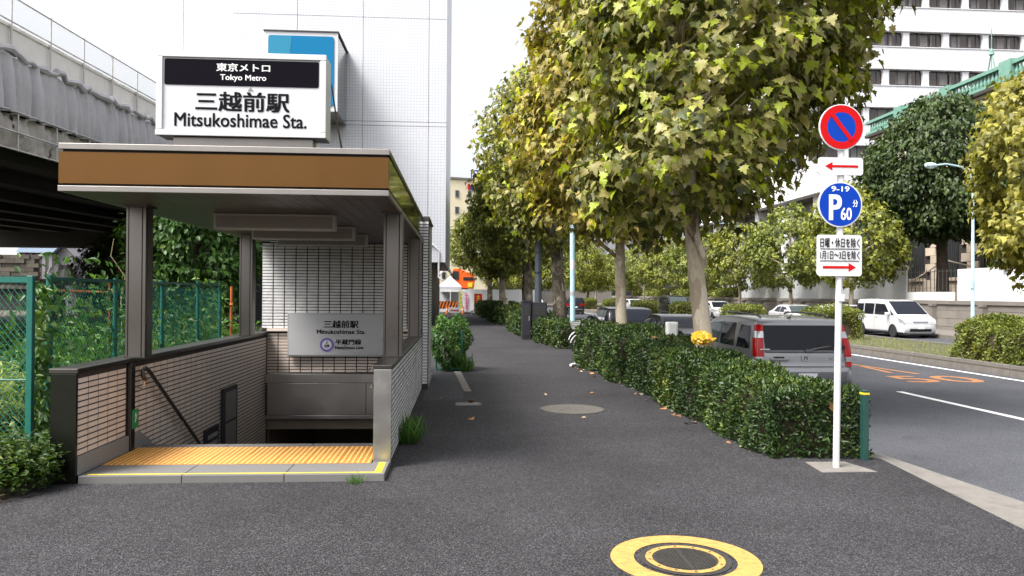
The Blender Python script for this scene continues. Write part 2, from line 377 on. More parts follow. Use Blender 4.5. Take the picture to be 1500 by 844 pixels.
mat('roof_blue', (.36,.46,.60), .4, .2, var=.05)
mat('wood_dark', (.11,.09,.075), .85, var=.2)
mat('sheet_white', (.74,.74,.76), .6, var=.05)
mat('car_grey', (.27,.27,.28), .32, .5, var=0, coat=.5)
mat('car_black', (.007,.007,.009), .18, 0, var=.0, spec=.35)
mat('car_white', (.56,.56,.565), .25, 0, var=.0, coat=1)
mat('car_silver', (.45,.45,.46), .28, .6, var=.0, coat=1)
mat('car_plastic', (.10,.10,.11), .55, 0, var=.05)
glassmat('car_glass', (.010,.012,.018))
glassmat('car_glass_clear', (.05,.065,.065))
mat('tyre', (.016,.016,.016), .8, var=.1)
mat('rim', (.50,.50,.51), .3, .9, var=.05)
mat('rim_dark', (.03,.03,.03), .6, 0)
mat('lamp_red', (.36,.004,.004), .12, 0, var=.1, vscale=30, spec=.3)
mat('lamp_clear', (.42,.43,.44), .1, .3, var=.1, vscale=30, coat=1)
mat('chrome', (.75,.75,.76), .12, 1, var=0)
mat('plate', (.63,.63,.645), .4, 0, var=.03, spec=.2)
mat('bag_yellow', (.66,.38,.02), .35, 0, var=.12, vscale=8)
mat('machine_orange', (.80,.13,.02), .4, 0, var=.06)
mat('banner_red', (.55,.015,.01), .7, 0, var=.1)
mat('banner_white', (.78,.76,.80), .7, 0, var=.04)
mat('banner_yellow', (.70,.62,.06), .7, 0, var=.1)
mat('ink_yellow', (.85,.55,.05), .6, 0, var=0)
mat('ink_pink', (.62,.10,.25), .6, 0, var=0)
mat('ink_green', (.02,.30,.10), .5, 0, var=0)
mat('tent_white', (.72,.70,.80), .7, 0, var=.04)
mat('stripe_orange', (.80,.20,.03), .5, 0, var=.05)
mat('litter_leaf', (.28,.13,.045), .8, 0, var=.3, objvar=.4)
mat('litter_pale', (.42,.33,.20), .8, 0, var=.2, objvar=.3)

leafmat('leaf_plane', [(0,(.022,.032,.005)),(.22,(.065,.080,.013)),(.44,(.17,.165,.036)),(.60,(.34,.29,.11)),(.72,(.27,.34,.016)),(1,(.56,.58,.022))], .27, .5)
leafmat('leaf_gold', [(0,(.04,.044,.008)),(.25,(.12,.115,.020)),(.48,(.28,.23,.055)),(.66,(.42,.32,.085)),(.80,(.40,.40,.024)),(1,(.60,.60,.028))], .30, .5)
leafmat('leaf_far', [(0,(.030,.045,.008)),(.38,(.11,.13,.022)),(.7,(.26,.27,.04)),(1,(.46,.47,.035))], .28, .5, clump=.9)
leafmat('leaf_yellow', [(0,(.045,.055,.01)),(.32,(.16,.155,.03)),(.62,(.33,.30,.06)),(1,(.52,.49,.10))], .38, .5, clump=.9)
leafmat('leaf_dark', [(0,(.014,.028,.006)),(.5,(.036,.062,.013)),(1,(.09,.125,.026))], .25, .5, clump=.6)
leafmat('leaf_hedge', [(0,(.010,.026,.007)),(.44,(.026,.055,.012)),(.74,(.062,.100,.021)),(.89,(.15,.19,.026)),(1,(.28,.29,.030))], .18, .40, clump=1.1, spec=.32)
leafmat('leaf_median', [(0,(.06,.085,.015)),(.5,(.15,.18,.03)),(.85,(.26,.28,.05)),(1,(.36,.36,.07))], .25, .5, clump=.8)
leafmat('leaf_vine', [(0,(.022,.06,.014)),(.45,(.055,.13,.026)),(.8,(.11,.22,.04)),(1,(.24,.32,.07))], .35, .4, clump=1.4)
leafmat('leaf_weed', [(0,(.016,.040,.009)),(.5,(.042,.085,.018)),(.85,(.10,.15,.03)),(1,(.22,.22,.06))], .28, .5, clump=1.4)
leafmat('grass', [(0,(.07,.11,.02)),(.5,(.18,.24,.045)),(1,(.38,.40,.10))], .3, .6, clump=2)

# ------------------------------------------------------------------ lettering (glyph outlines as thin meshes)
def glyphs(body):
    c = bpy.data.curves.new('lettering', 'FONT'); c.body = body; c.resolution_u = 3
    o = bpy.data.objects.new('lettering', c); COL.objects.link(o)
    bpy.context.view_layer.update()
    me = bpy.data.meshes.new_from_object(o.evaluated_get(bpy.context.evaluated_depsgraph_get()))
    v = [(p.co.x, p.co.y) for p in me.vertices]; f = [tuple(p.vertices) for p in me.polygons]
    bpy.data.objects.remove(o); bpy.data.meshes.remove(me); bpy.data.curves.remove(c)
    return v, f
def letters(name, body, x0, x1, z0, z1, y, mt, parent, bold=.0, floor=None):
    """lettering fitted to the box x0..x1, z0..z1 on a plane facing -Y (or lying on the floor at height `floor`);
    bold strokes are laid as a few slightly shifted layers"""
    v, f = glyphs(body)
    ax = min(p[0] for p in v); bx = max(p[0] for p in v); ay = min(p[1] for p in v); by = max(p[1] for p in v)
    d = bold
    sx = (x1-x0)/(bx-ax+2*d); sz = (z1-z0)/(by-ay+2*d)
    V = []; Fc = []
    sh = [(0,0)] if d == 0 else [(-d,-d*.6),(d,-d*.6),(-d,d*.6),(d,d*.6),(0,0)]
    for k,(ox,oz) in enumerate(sh):
        n0 = len(V); e = k*.00025
        for p in v:
            a = x0+(p[0]-ax+d+ox)*sx; b = z0+(p[1]-ay+d+oz)*sz
            V.append((a, y-e, b) if floor is None else (a, b, floor+e))
        Fc += [tuple(i+n0 for i in q) for q in f]
    me = bpy.data.meshes.new(name); me.from_pydata(V, [], Fc)
    return link(name, me, mt, parent)
m_ = MATS
TL = []   # every sign that carries lettering is made first, while the scene is small

# ---- station sign box on the canopy roof
def disc(n, r, cx, cz): return [(cx+r*math.cos(2*math.pi*i/n), cz+r*math.sin(2*math.pi*i/n)) for i in range(n)]
def rrect(x0,x1,z0,z1,r,n=5):
    P = []
    for cx, cz, a0 in ((x1-r,z1-r,0),(x0+r,z1-r,90),(x0+r,z0+r,180),(x1-r,z0+r,270)):
        for k in range(n+1):
            a = R(a0+90*k/n); P.append((cx+r*math.cos(a), cz+r*math.sin(a)))
    return P
RS = thing('station_sign', 'white light-box sign with black top band and station name on the canopy roof', 'sign', (-2.32,8.35,3.10), world=True)
SX0,SX1,SZ0,SZ1,SY = -3.19,-1.46,3.40,4.28,8.2
MB().prism([(SX0-.03,SZ0),(SX1,SZ0),(SX1,SZ1),(SX0,SZ1)], SY+.02, SY+.30).build('casing', m_['white_metal'], RS, bevel=.01)
fr = MB(); 
fr.box(SX0-.02,SX1+.005,SY-.02,SY+.019,SZ1-.055,SZ1+.006).box(SX0-.035,SX1+.005,SY-.02,SY+.019,SZ0-.004,SZ0+.055)
fr.box(SX0-.03,SX0+.035,SY-.019,SY+.019,SZ0+.056,SZ1-.056).box(SX1-.06,SX1+.004,SY-.019,SY+.019,SZ0+.056,SZ1-.056)
fr.build('frame', m_['white_metal'], RS, bevel=.006)
box('face_panel', SX0+.036,SX1-.061,SY,SY+.018,SZ0+.057,SZ1-.057, m_['sign_white'], RS)
MB().prism(rrect(SX0+.05,SX1-.075,SZ1-.345,SZ1-.07,.02), SY-.006, SY-.001).build('black_band', m_['sign_black'], RS)
letters('lettering', '東京メトロ', -2.605,-2.045, 4.085,4.175, SY-.009, m_['ink_white'], RS, .022)
letters('lettering', 'Tokyo Metro', -2.565,-2.085, 3.975,4.055, SY-.009, m_['ink_white'], RS, .016)
letters('lettering', '三越前駅', -2.82,-1.84, 3.66,3.875, SY-.004, m_['ink'], RS, .026)
letters('lettering', 'Mitsukoshimae Sta.', -3.035,-1.66, 3.495,3.645, SY-.004, m_['ink'], RS, .018)
MB().prism([(-2.28,3.885),(-2.22,3.885),(-2.25,3.925)], SY-.004, SY-.002).build('pointer_mark', m_['lamp_grey'], RS)
MB().box(-3.06,-1.60,8.24,8.44,3.102,3.395).build('pedestal', m_['trim_light'], RS, bevel=.006)
MB().tube([(-1.42,8.3,4.0),(-1.36,8.32,3.6),(-1.28,8.4,3.103)], [.008,.010,.012], 6).build('power_cable', m_['bark'], RS, smooth=True)
MB().box(-3.04,-2.96,8.3,8.36,4.285,4.33).tube([(-3.0,8.33,4.33),(-3.0,8.33,5.6)], .004, 5).build('aerial', m_['frame_grey'], RS)

# ---- parking signs on the white pole
PS = thing('parking_sign', 'white sign pole with no-parking disc, arrow plates and blue P 60 disc', 'road sign', (3.87,7.52,0), world=True)
px = 3.865
MB().tube([(3.835,7.52,0),(3.88,7.52,3.66)], .033, 16).build('pole', m_['white_metal'], PS, smooth=True)
MB().hexa([(3.58,7.30,-.01),(4.15,7.30,-.01),(4.05,7.76,-.01),(3.62,7.76,-.01),(3.58,7.30,.006),(4.15,7.30,.006),(4.05,7.76,.006),(3.62,7.76,.006)]).build('footing', m_['concrete'], PS)
MB().box(3.825,3.895,7.478,7.483,1.70,1.77).build('sticker', m_['plate'], PS)
yS = 7.475
for zc in (3.48,3.08,2.69,2.17): MB().box(3.81,3.93,7.488,7.50,zc-.03,zc+.03).box(3.835,3.905,7.484,7.55,zc-.02,zc+.02).build('bracket', m_['frame_grey'], PS)
cz = 3.475; d1 = MB().prism(disc(48,.235,3.855,cz), yS, yS+.012).build('disc_plate', m_['plate'], PS)
def ringmesh(ro, ri, cx, cz_, y0, y1, n=48):
    b = MB(); A = disc(n,ro,cx,cz_); B = disc(n,ri,cx,cz_)
    for i in range(n):
        j = (i+1)%n
        b.add([(A[i][0],y0,A[i][1]),(A[j][0],y0,A[j][1]),(B[j][0],y0,B[j][1]),(B[i][0],y0,B[i][1])], [(0,1,2,3)])
    return b
MB().prism(disc(48,.155,3.855,cz), yS-.003, yS-.001).build('blue_field', m_['sign_blue'], d1)
ringmesh(.224,.152,3.855,cz,yS-.004,0).build('red_ring', m_['sign_red'], d1)
a = R(-52); ux, uz = math.cos(a), math.sin(a); nx, nz_ = -uz, ux
MB().prism([(3.855+ux*s*.17+nx*q*.021, cz+uz*s*.17+nz_*q*.021) for s, q in ((-1,-1),(1,-1),(1,1),(-1,1))], yS-.008, yS-.005).build('red_slash', m_['sign_red'], d1)
def arrow(x0,x1,zc,h,left):
    hd = .075; q = h*.45
    P = [(x1,zc-q/1.6),(x0+hd,zc-q/1.6),(x0+hd,zc-h),(x0,zc),(x0+hd,zc+h),(x0+hd,zc+q/1.6),(x1,zc+q/1.6)]
    if not left: P = [(x0+x1-a_, b_) for a_, b_ in P][::-1]
    return P
p1 = MB().prism(rrect(3.615,4.085,2.985,3.165,.03), yS, yS+.012).build('arrow_plate', m_['plate'], PS)
MB().prism(arrow(3.685,4.03,3.075,.042,True), yS-.003, yS-.001).build('red_arrow', m_['sign_red'], p1)
cz = 2.685; d2 = MB().prism(disc(48,.232,3.845,cz), yS, yS+.012).build('disc_plate', m_['plate'], PS)
MB().prism(disc(48,.218,3.845,cz), yS-.003, yS-.001).build('blue_field', m_['sign_blue'], d2)
letters('lettering', '9-19', 3.75,3.94, 2.815,2.872, yS-.004, m_['ink_white'], d2, .02)
letters('lettering', 'P', 3.725,3.86, 2.52,2.79, yS-.004, m_['ink_white'], d2, .03)
letters('lettering', '60', 3.85,3.965, 2.525,2.655, yS-.004, m_['ink_white'], d2, .018)
letters('lettering', '分', 3.975,4.03, 2.66,2.735, yS-.004, m_['ink_white'], d2, .02)
p2 = MB().prism(rrect(3.605,4.075,1.955,2.375,.03), yS, yS+.012).build('notice_plate', m_['plate'], PS)
letters('lettering', '日曜・休日を除く', 3.635,4.05, 2.245,2.345, yS-.004, m_['ink'], p2, .018)
letters('lettering', '1月1日〜3日を除く', 3.635,4.05, 2.125,2.215, yS-.004, m_['ink'], p2, .018)
for zz in (2.232, 2.110): MB().box(3.635,4.045,yS-.004,yS-.002,zz-.003,zz+.003).build('underline', m_['ink'], p2)
MB().prism(arrow(3.665,4.01,2.045,.045,False), yS-.003, yS-.001).build('red_arrow', m_['sign_red'], p2)

# ---- lower station board above the stairs
LB = thing('line_sign_board', 'grey station name board with purple line roundel above the stairs', 'sign', (-2.27,13.78,.60), world=True)
MB().box(-3.10,-1.33,13.80,13.86,.60,1.385).build('casing', m_['frame_grey'], LB, bevel=.008)
box('face_panel', -3.07,-1.36,13.792,13.799,.63,1.355, m_['board_grey'], LB)
letters('lettering', '三越前駅', -2.46,-1.84, 1.115,1.255, 13.788, m_['ink'], LB, .028)
letters('lettering', 'Mitsukoshimae Sta.', -2.58,-1.72, 1.01,1.09, 13.788, m_['ink'], LB, .022)
ringmesh(.125,.085,-2.40,.815,13.787,0,32).build('roundel', m_['purple'], LB)
MB().prism(disc(32,.084,-2.40,.815), 13.788, 13.790).build('roundel_disc', m_['plate'], LB)
letters('lettering', 'Z', -2.42,-2.38, .835,.875, 13.785, m_['ink'], LB, .03)
letters('lettering', '09', -2.445,-2.355, .765,.822, 13.785, m_['ink'], LB, .03)
letters('lettering', '半蔵門線', -2.25,-1.79, .815,.915, 13.788, m_['ink'], LB, .028)
letters('lettering', 'Hanzōmon Line', -2.255,-1.75, .735,.805, 13.788, m_['ink'], LB, .02)

# ---- orange speed figures on the carriageway, lettering of far signs
MK = letters('speed_marking', '50', 10.35,12.35, 16.75,18.15, 0, m_['orange_paint'], None, .01, floor=-.2155)
tag(MK, 'worn orange speed limit figures painted on the near carriageway', 'road marking')
MB().add([(11.1,18.9,-.2155),(11.75,18.55,-.2155),(11.45,21.6,-.2155),(11.2,21.4,-.2155)], [(0,1,2,3)])
LN = MB()
LN.add([(11.55,18.6,-.2155),(11.72,18.6,-.2155),(11.40,21.3,-.2155),(11.25,21.2,-.2155)], [(0,1,2,3)])
LN.add([(11.00,18.9,-.2155),(11.16,18.85,-.2155),(11.37,21.0,-.2155),(11.25,21.15,-.2155)], [(0,1,2,3)])
tag(LN.build('arrow_marking', m_['orange_paint']), 'worn orange arrow strokes beyond the speed figures on the road', 'road marking')

# ------------------------------------------------------------------ the setting
HX0,HX1,HY0,HY1 = -3.60,-.78,8.40,14.0          # stairwell opening
def sheet(name, X0,X1,Y0,Y1,z,mt, hole=False):
    b = MB()
    if hole:
        for (a,b_,c,d) in ((X0,HX0,Y0,Y1),(HX1,X1,Y0,Y1),(HX0,HX1,Y0,HY0),(HX0,HX1,HY1,Y1)):
            b.add([(a,c,z),(b_,c,z),(b_,d,z),(a,d,z)], [(0,1,2,3)])
    else: b.add([(X0,Y0,z),(X1,Y0,z),(X1,Y1,z),(X0,Y1,z)], [(0,1,2,3)])
    return struct(b.build(name, mt))
sheet('ground', -700,900,-60,1500,-.32,m_['earth'],True)
sw = MB()
for (a,b_,c,d) in ((-3.75,HX0,-4,14),(HX0,HX1,-4,HY0),(HX0,HX1,HY1,14)): sw.add([(a,c,0),(b_,c,0),(b_,d,0),(a,d,0)], [(0,1,2,3)])
sw.add([(HX1,-4,0),(3.2,-4,0),(3.9,2,0),(4.25,5.46,0),(4.53,7.9,0),(4.40,8.1,0),(4.40,14,0),(HX1,14,0)], [tuple(range(8))])
sw.add([(-3.75,14,0),(4.40,14,0),(4.40,110,0),(-3.75,110,0)], [(0,1,2,3)])
struct(sw.build('sidewalk', m_['sidewalk']))
pt = MB().add([(-.62,12.4,.004),(.05,12.6,.004),(-.02,17.2,.004),(-.62,17.2,.004)], [(0,1,2,3)])
tag(struct(pt.build('pavement_patch', m_['sidewalk_old'])))
# dropped kerb beside the sign: one ramp of concrete, then the raised kerb along the planting strip
rp = MB()
inn = [(3.2,-4),(3.9,2),(4.25,5.46),(4.53,7.9)]; out_ = [(4.3,-4),(4.75,2),(4.97,6.2),(4.80,8.35)]
for i in range(3):
    a0,a1,b0,b1 = inn[i],inn[i+1],out_[i],out_[i+1]
    rp.add([(*a0,-.001),(*b0,-.05),(*b1,-.05),(*a1,-.001)], [(0,1,2,3)]); rp.add([(*b0,-.05),(b0[0]+.03,b0[1],-.21),(b1[0]+.03,b1[1],-.21),(*b1,-.05)], [(0,1,2,3)])
struct(rp.build('kerb_ramp', m_['concrete']))
kb = struct(MB().add([(4.4,8.1,-.01),(4.53,7.9,-.01),(4.80,8.35,-.05),(4.60,8.37,-.005)], [(0,1,2,3)]).build('kerb', m_['concrete']))
ks = MB().prism([(4.45,-.3),(4.63,-.3),(4.62,-.02),(4.60,.0),(4.45,.0)], 0, .99).mesh('kerb_stone')
for i in range(64):
    o = link('kerb_stone', ks, m_['concrete'], kb); o.location = (0, 8.36+i*1.0, random.uniform(-.004,.004))
sheet('road', 4.62-1.6,13.62,-30,420,-.22,m_['road'])
sheet('far_road', 17.9,22.6,-30,420,-.22,m_['road'])
def mark(name, X0,X1,Y0,Y1,label,mt='white_paint'):
    o = MB().add([(X0,Y0,-.2165),(X1,Y0,-.2165),(X1,Y1,-.2165),(X0,Y1,-.2165)], [(0,1,2,3)]).build(name, m_[mt]); tag(o,label,'road marking'); return o
mark('lane_dash', 9.0,9.15,10.2,15.16,'white lane dash on the near carriageway ahead of the sign pole')
for i in range(4):
    o = mark('lane_dash', 9.0,9.15,20.5+i*10,25.5+i*10,['first','second','third','fourth'][i]+' white lane dash beyond the nearest one on the near carriageway'); o['group'] = 'far lane dashes'
mark('edge_line', 13.14,13.29,2,120,'long white edge line beside the median kerb')
mark('edge_line', 18.15,18.28,2,120,'long white edge line on the far side of the median')
for i, yy in enumerate((26,35,44,53)):
    o = mark('lane_dash', 20.2,20.34,yy,yy+5,['nearest','second','third','fourth'][i]+' white lane dash on the far carriageway beyond the median'); o['group'] = 'far carriageway lane dashes'
# median with kerbs and turf
md = struct(MB().box(13.62,17.9,-20,300,-.31,-.02).build('median', m_['earth']))
kk = MB().prism([(13.60,-.3),(13.78,-.3),(13.78,.06),(13.63,.06)], 0, 1.985).mesh('kerb_stone')
for i in range(48):
    o = link('kerb_stone', kk, m_['concrete_dk'], md); o.location = (0, 4+i*2, random.uniform(-.005,.005))
struct(MB().box(17.74,17.9,0,300,-.2,.05).build('median_kerb', m_['concrete_dk']))
rs = np.random.RandomState(3)
n = 26000; P = np.c_[rs.uniform(13.8,17.7,n), 8+ (rs.uniform(0,1,n)**1.6)*60, np.full(n,-.02)]
leaves('median_turf', P, np.c_[rs.normal(0,.35,(n,2)), np.ones(n)], rnd(rs,n), rs.uniform(.06,.14,n), BLADE, m_['grass']).update_tag()
bpy.data.objects['median_turf']['label'] = 'short yellow-green turf on the road median'; bpy.data.objects['median_turf']['category'] = 'grass'
# far pavement
struct(box('far_pavement', 22.6,27.6,-20,300,-.3,-.03, m_['concrete_dk']))
# unpaved lot behind the green fence
struct(box('vacant_lot', -80,-3.76,4.0,120,-.3,-.015, m_['earth']))

# ------------------------------------------------------------------ subway entrance
EN = thing('subway_entrance', 'tiled subway stair entrance with steel posts under a bronze-fronted canopy', 'subway entrance', (-2.1,7.13,0), world=True)
TM = {}
def tile_mesh(axis, mt='tile'):
    """one wall tile .19 x .043, proud of the joint; axis = normal direction"""
    if (axis,mt,0) in TM: return TM[(axis,mt,0)]
    L, h, d = .185, .0425, (.004 if axis == 'x' else .009); c = .0015 if axis == 'x' else .003
    if axis == 'x' and mt == 'tile_grey': h, d, c = .0365, .002, .001
    if axis == 'x':      # on a wall facing +X, running along Y
        v = [(0,0,0),(0,L,0),(0,L,h),(0,0,h),(d,c,c),(d,L-c,c),(d,L-c,h-c),(d,c,h-c)]
    else:                # facing -Y, running along X
        v = [(0,0,0),(L,0,0),(L,0,h),(0,0,h),(c,-d,c),(L-c,-d,c),(L-c,-d,h-c),(c,-d,h-c)]
    b = MB().add(v, [(4,5,6,7),(0,1,5,4),(1,2,6,5),(2,3,7,6),(3,0,4,7)])
    me = b.mesh('tile'); TM[(axis,mt,0)] = me; return me
TILES = [0]
def tile_wall(parent, axis, at, u0, u1, z0, z1, mt, single=lambda u,z: False, keep=lambda u,z: True, us=.2, vs_=.055):
    """tile grid; pieces chosen by `single` are objects, the rest is one joined field"""
    me = tile_mesh(axis, mt); me_v = [tuple(v.co) for v in me.vertices]; me_f = [tuple(p.vertices) for p in me.polygons]
    field = MB(); key = mt
    mcopy = TM.setdefault((axis,mt), me.copy())
    if not len(mcopy.materials): mcopy.materials.append(m_[mt])
    nz_ = int((z1-z0+.001)/vs_); nu = int(math.ceil((u1-u0)/us-.02))
    for r_ in range(nz_):
        for c_ in range(nu):
            u = u0+c_*us; z = z0+r_*vs_
            if not keep(u,z): continue
            Lc = min(1.0, (u1-u)/.195)
            if Lc < .15: continue
            p = (at, u, z) if axis == 'x' else (u, at, z)
            if single(u,z) and TILES[0] < 300 and Lc > .98:
                o = link('tile', mcopy, None, parent); o.location = Vector(p); TILES[0] += 1
            else:
                field.add([(p[0]+v[0]*(Lc if axis=='y' else 1), p[1]+v[1]*(Lc if axis=='x' else 1), p[2]+v[2]) for v in me_v], me_f)
    if field.v:
        f = field.build('tile_field', m_[mt], parent); f['kind'] = 'stuff'; f.name = 'tile_field'
        if parent.name in BASE: f.matrix_parent_inverse = BASE[parent.name]
def wpart(name, mb, mt, parent, **k):
    o = mb.build(name, m_[mt], parent, **k)
    BASE[o.name] = Matrix.Identity(4)
    return o
# left wall
LW = wpart('side_wall', MB().box(-3.68,-3.492,7.15,14.05,-4.2,1.0), 'joint', EN)
tile_wall(LW,'x',-3.492,7.185,8.19,.245,.99,'tile', lambda u,z: True)
tile_wall(LW,'x',-3.492,8.31,13.9,-2.13,.99,'tile', lambda u,z: u<10.8 and z>1.0-.055*19 and z > 1.72-(u)*.2+.0)
MB().box(-3.715,-3.46,7.115,13.95,1.0,1.045).build('wall_cap', m_['steel_dark'], EN, bevel=.006)
MB().box(-3.70,-3.472,7.118,7.149,-.02,.999).build('end_panel', m_['steel_reflection'], EN, bevel=.004)
MB().box(-3.487,-3.445,8.20,8.30,.07,.999).build('edge_strip', m_['steel_dark'], EN, bevel=.004)
MB().box(-3.490,-3.462,7.152,8.199,.071,.238).build('skirting', m_['granite'], EN, bevel=.003)
MB().prism([(8.301,-.1),(8.95,-.1),(8.74,.10),(8.46,.24),(8.301,.24)], -3.490, -3.464, 'x').build('skirting', m_['granite'], EN)
# right wall
RW = wpart('side_wall', MB().box(-.86,-.712,7.69,13.98,-4.2,.985), 'joint', EN)
tile_wall(RW,'x',-.712,7.72,13.9,.035,.985,'tile_grey')
MB().box(-.875,-.685,7.66,13.95,.986,1.03).build('wall_cap', m_['steel_dark'], EN, bevel=.006)
MB().box(-.868,-.690,7.655,7.688,.02,.985).build('end_panel', m_['steel_rough'], EN, bevel=.004)
for zz in (.97,.80): MB().lathe([(.012,0),(.016,.01),(.016,.03),(.006,.04)], -.89,7.70, 10, 'z', zz).build('hook', m_['chrome'], EN, smooth=True)
# threshold slabs and tactile paving
xs = [-3.46,-2.54,-1.62,-.70]
for i in range(3):
    MB().box(xs[i]+.003,xs[i+1]-.003,7.13,7.57,-.05,.07).build('threshold_slab', m_['granite_step'], EN, bevel=.005)
    MB().box(xs[i]+.003,(xs[i+1]-.003) if i < 2 else -.872,8.403,8.58,-.15,.07).build('threshold_slab', m_['granite_step'], EN, bevel=.005)
MB().box(-.868,-.70,7.573,7.652,-.05,.068).build('threshold_slab', m_['granite_step'], EN)
tx0, tw = -3.455, .3225
tt = MB().box(0,tw-.004,0,.411,-.02,.072); 
tb = MB()
for i in range(6):
    for j in range(8): tb.lathe([(.014,0),(.009,.006)], .03+i*.0525, .026+j*.051, 6, 'z', .072)
tmesh, bmesh_ = tt.mesh('tactile_tile'), tb.mesh('bumps', True)
mat('yellow_bump', (.66,.36,.11), .6, var=.1, vscale=12)
for r_ in range(2):
    for i in range(8):
        o = link('tactile_tile', tmesh, m_['yellow_tactile'], EN); o.location = (tx0+i*tw, 7.573+r_*.415, random.uniform(-.001,.001))
        q = link('bumps', bmesh_, m_['yellow_bump'], o)
MB().add([(-3.40,7.165,.0725),(-.735,7.165,.0725),(-.735,7.195,.0725),(-3.40,7.195,.0725)], [(0,1,2,3)]).add([(-.80,7.1951,.0725),(-.735,7.1951,.0725),(-.735,7.60,.0725),(-.80,7.60,.0725)], [(0,1,2,3)]).build('edge_stripe', m_['yellow_paint'], EN)
# stairs going down
for i in range(20):
    y0 = 8.58+i*.28; z0 = .07-(i+1)*.165
    MB().box(-3.478,-.87,y0,y0+.285,z0-.3,z0).build('stair_tread', m_['granite_step'], EN)
MB().box(-3.478,-.87,14.18,20,-3.6,-3.24).build('landing', m_['concrete_dk'], EN)
# back wall over the stair mouth
BW = wpart('back_wall', MB().box(-3.58,-.712,13.912,14.12,.3,2.66), 'joint', EN)
tile_wall(BW,'y',13.912,-3.575,-.72,1.105,2.655,'tile_grey')  # same wall as below; greyer look from the light put into the tile colour
tile_wall(BW,'y',13.912,-3.48,-.72,.31,1.05,'tile')
MB().box(-3.475,-.862,13.85,13.911,1.052,1.098).build('ledge', m_['tile'], EN, bevel=.004)
MB().box(-3.475,-.862,13.80,13.911,-.52,.295).build('lintel', m_['steel_dark'], EN)
MB().box(-3.474,-.863,13.786,13.799,.135,.292).build('lintel_panel', m_['steel_lintel'], EN, bevel=.004)
MB().box(-3.44,-1.70,13.786,13.799,-.44,.128).build('lintel_panel', m_['steel_lintel'], EN, bevel=.004)
MB().box(-1.693,-.864,13.786,13.799,-.44,.128).build('lintel_panel', m_['steel_lintel'], EN, bevel=.004)
MB().box(-3.474,-.863,13.782,13.799,-.515,-.448).build('lintel_panel', m_['steel_lintel'], EN, bevel=.004)
mat('tunnel', (.24,.19,.14), .5, var=.1)
TN = wpart('passage', MB().box(-3.7,-.6,13.95,20.2,-.72,-.535).box(-3.7,-3.48,14.06,20.2,-4,-.73).box(-.85,-.6,14.06,20.2,-4,-.73).box(-3.7,-.6,18.5,18.7,-4,-.73), 'tunnel', EN)
# tiled end block beyond the canopy
EB = wpart('end_block', MB().box(-2.4,-.622,14.125,15.9,-.2,3.13), 'joint', EN)
tile_wall(EB,'x',-.622,14.14,15.9,.10,3.10,'tile_grey')
FW = wpart('end_fin', MB().box(-.708,-.60,13.925,14.12,-.2,3.13), 'joint', EN)
tile_wall(FW,'y',13.925,-.703,-.605,.10,3.10,'tile_grey')
MB().box(-.712,-.595,13.985,15.92,3.132,3.165).build('coping', m_['steel_dark'], EN)
MB().box(-.618,-.598,14.14,15.92,-.05,.095).build('skirting', m_['granite'], EN)
# posts: dark core with steel panels
def post(x0,x1,y0,y1,z0,z1):
    c = wpart('post', MB().box(x0+.006,x1-.006,y0+.006,y1-.006,z0,z1), 'black_gap', EN)
    w3 = x1-x0
    for a,b_ in ((0,.10),(.155,.80),(.86,1)): MB().box(x0+w3*a,x0+w3*b_,y0,y0+.0055,z0+.003,z1-.003).build('panel', m_['steel'], c)
    d3 = y1-y0
    for a,b_ in ((.03,.20),(.26,.97)): MB().box(x1-.0055,x1,y0+d3*a,y0+d3*b_,z0+.003,z1-.003).build('panel', m_['steel'], c)
    MB().box(x0-.012,x1+.012,y0-.012,y1+.012,z0-.004,z0+.012).build('foot', m_['steel_dark'], c)
post(-3.535,-3.335,8.25,8.45,1.05,2.64); post(-.875,-.665,8.58,8.78,1.035,2.64)
post(-3.535,-3.335,12.35,12.55,1.05,2.64); post(-.875,-.665,12.55,12.75,1.035,2.64)
for (x0,x1,y0,y1) in ((-3.56,-3.31,8.22,8.48),(-.90,-.675,8.55,8.81)): MB().box(x0,x1,y0,y1,2.6405,2.668).build('post_head', m_['steel_dark'], EN)
# canopy
CX0,CX1,CY0,CY1 = -3.68,-.685,7.16,13.9
CN = wpart('canopy', MB().box(CX0+.03,CX1-.03,CY0+.03,13.9,2.685,3.07), 'black_gap', EN)
MB().box(CX0+.005,CX1-.005,CY0+.005,CY0+.029,2.733,3.022).build('fascia_panel', m_['bronze'], CN)
MB().box(CX0,CX1,CY0,CY0+.03,2.66,2.712).build('lower_trim', m_['trim_light'], CN, bevel=.004)
MB().box(CX0+.005,CX1+.004,CY0-.004,CY0+.03,3.045,3.10).build('upper_trim', m_['trim_light'], CN, bevel=.004)
MB().box(CX1-.029,CX1,CY0+.031,CY1,2.66,2.712).build('lower_trim', m_['trim_light'], CN, bevel=.004)
MB().box(CX1-.025,CX1+.004,CY0+.031,CY1,3.045,3.10).build('upper_trim', m_['steel_dark'], CN, bevel=.004)
MB().box(CX0,CX0+.029,CY0+.031,CY1,2.66,2.712).build('lower_trim', m_['trim_light'], CN, bevel=.004)
for i in range(5):
    a0 = CY0+.032+i*1.34; MB().box(CX1-.029,CX1-.003,a0,a0+1.334,2.733,3.022).build('side_panel', m_['mirror_panel'], CN)
    MB().box(CX0+.003,CX0+.029,a0,a0+1.334,2.733,3.022).build('side_panel', m_['mirror_panel'], CN)
MB().box(CX0+.03,CX1-.03,CY0+.031,CY1,3.071,3.09).build('roof_sheet', m_['steel_dark'], CN)
sl = MB().box(0,.136,CY0+.031,13.895,2.664,2.684).mesh('soffit_slat')
k = 0; x = CX0+.031
while x+.136 < CX1-.03:
    o = link('soffit_slat', sl, m_['soffit'], CN); o.location = (x,0,0); x += .1395
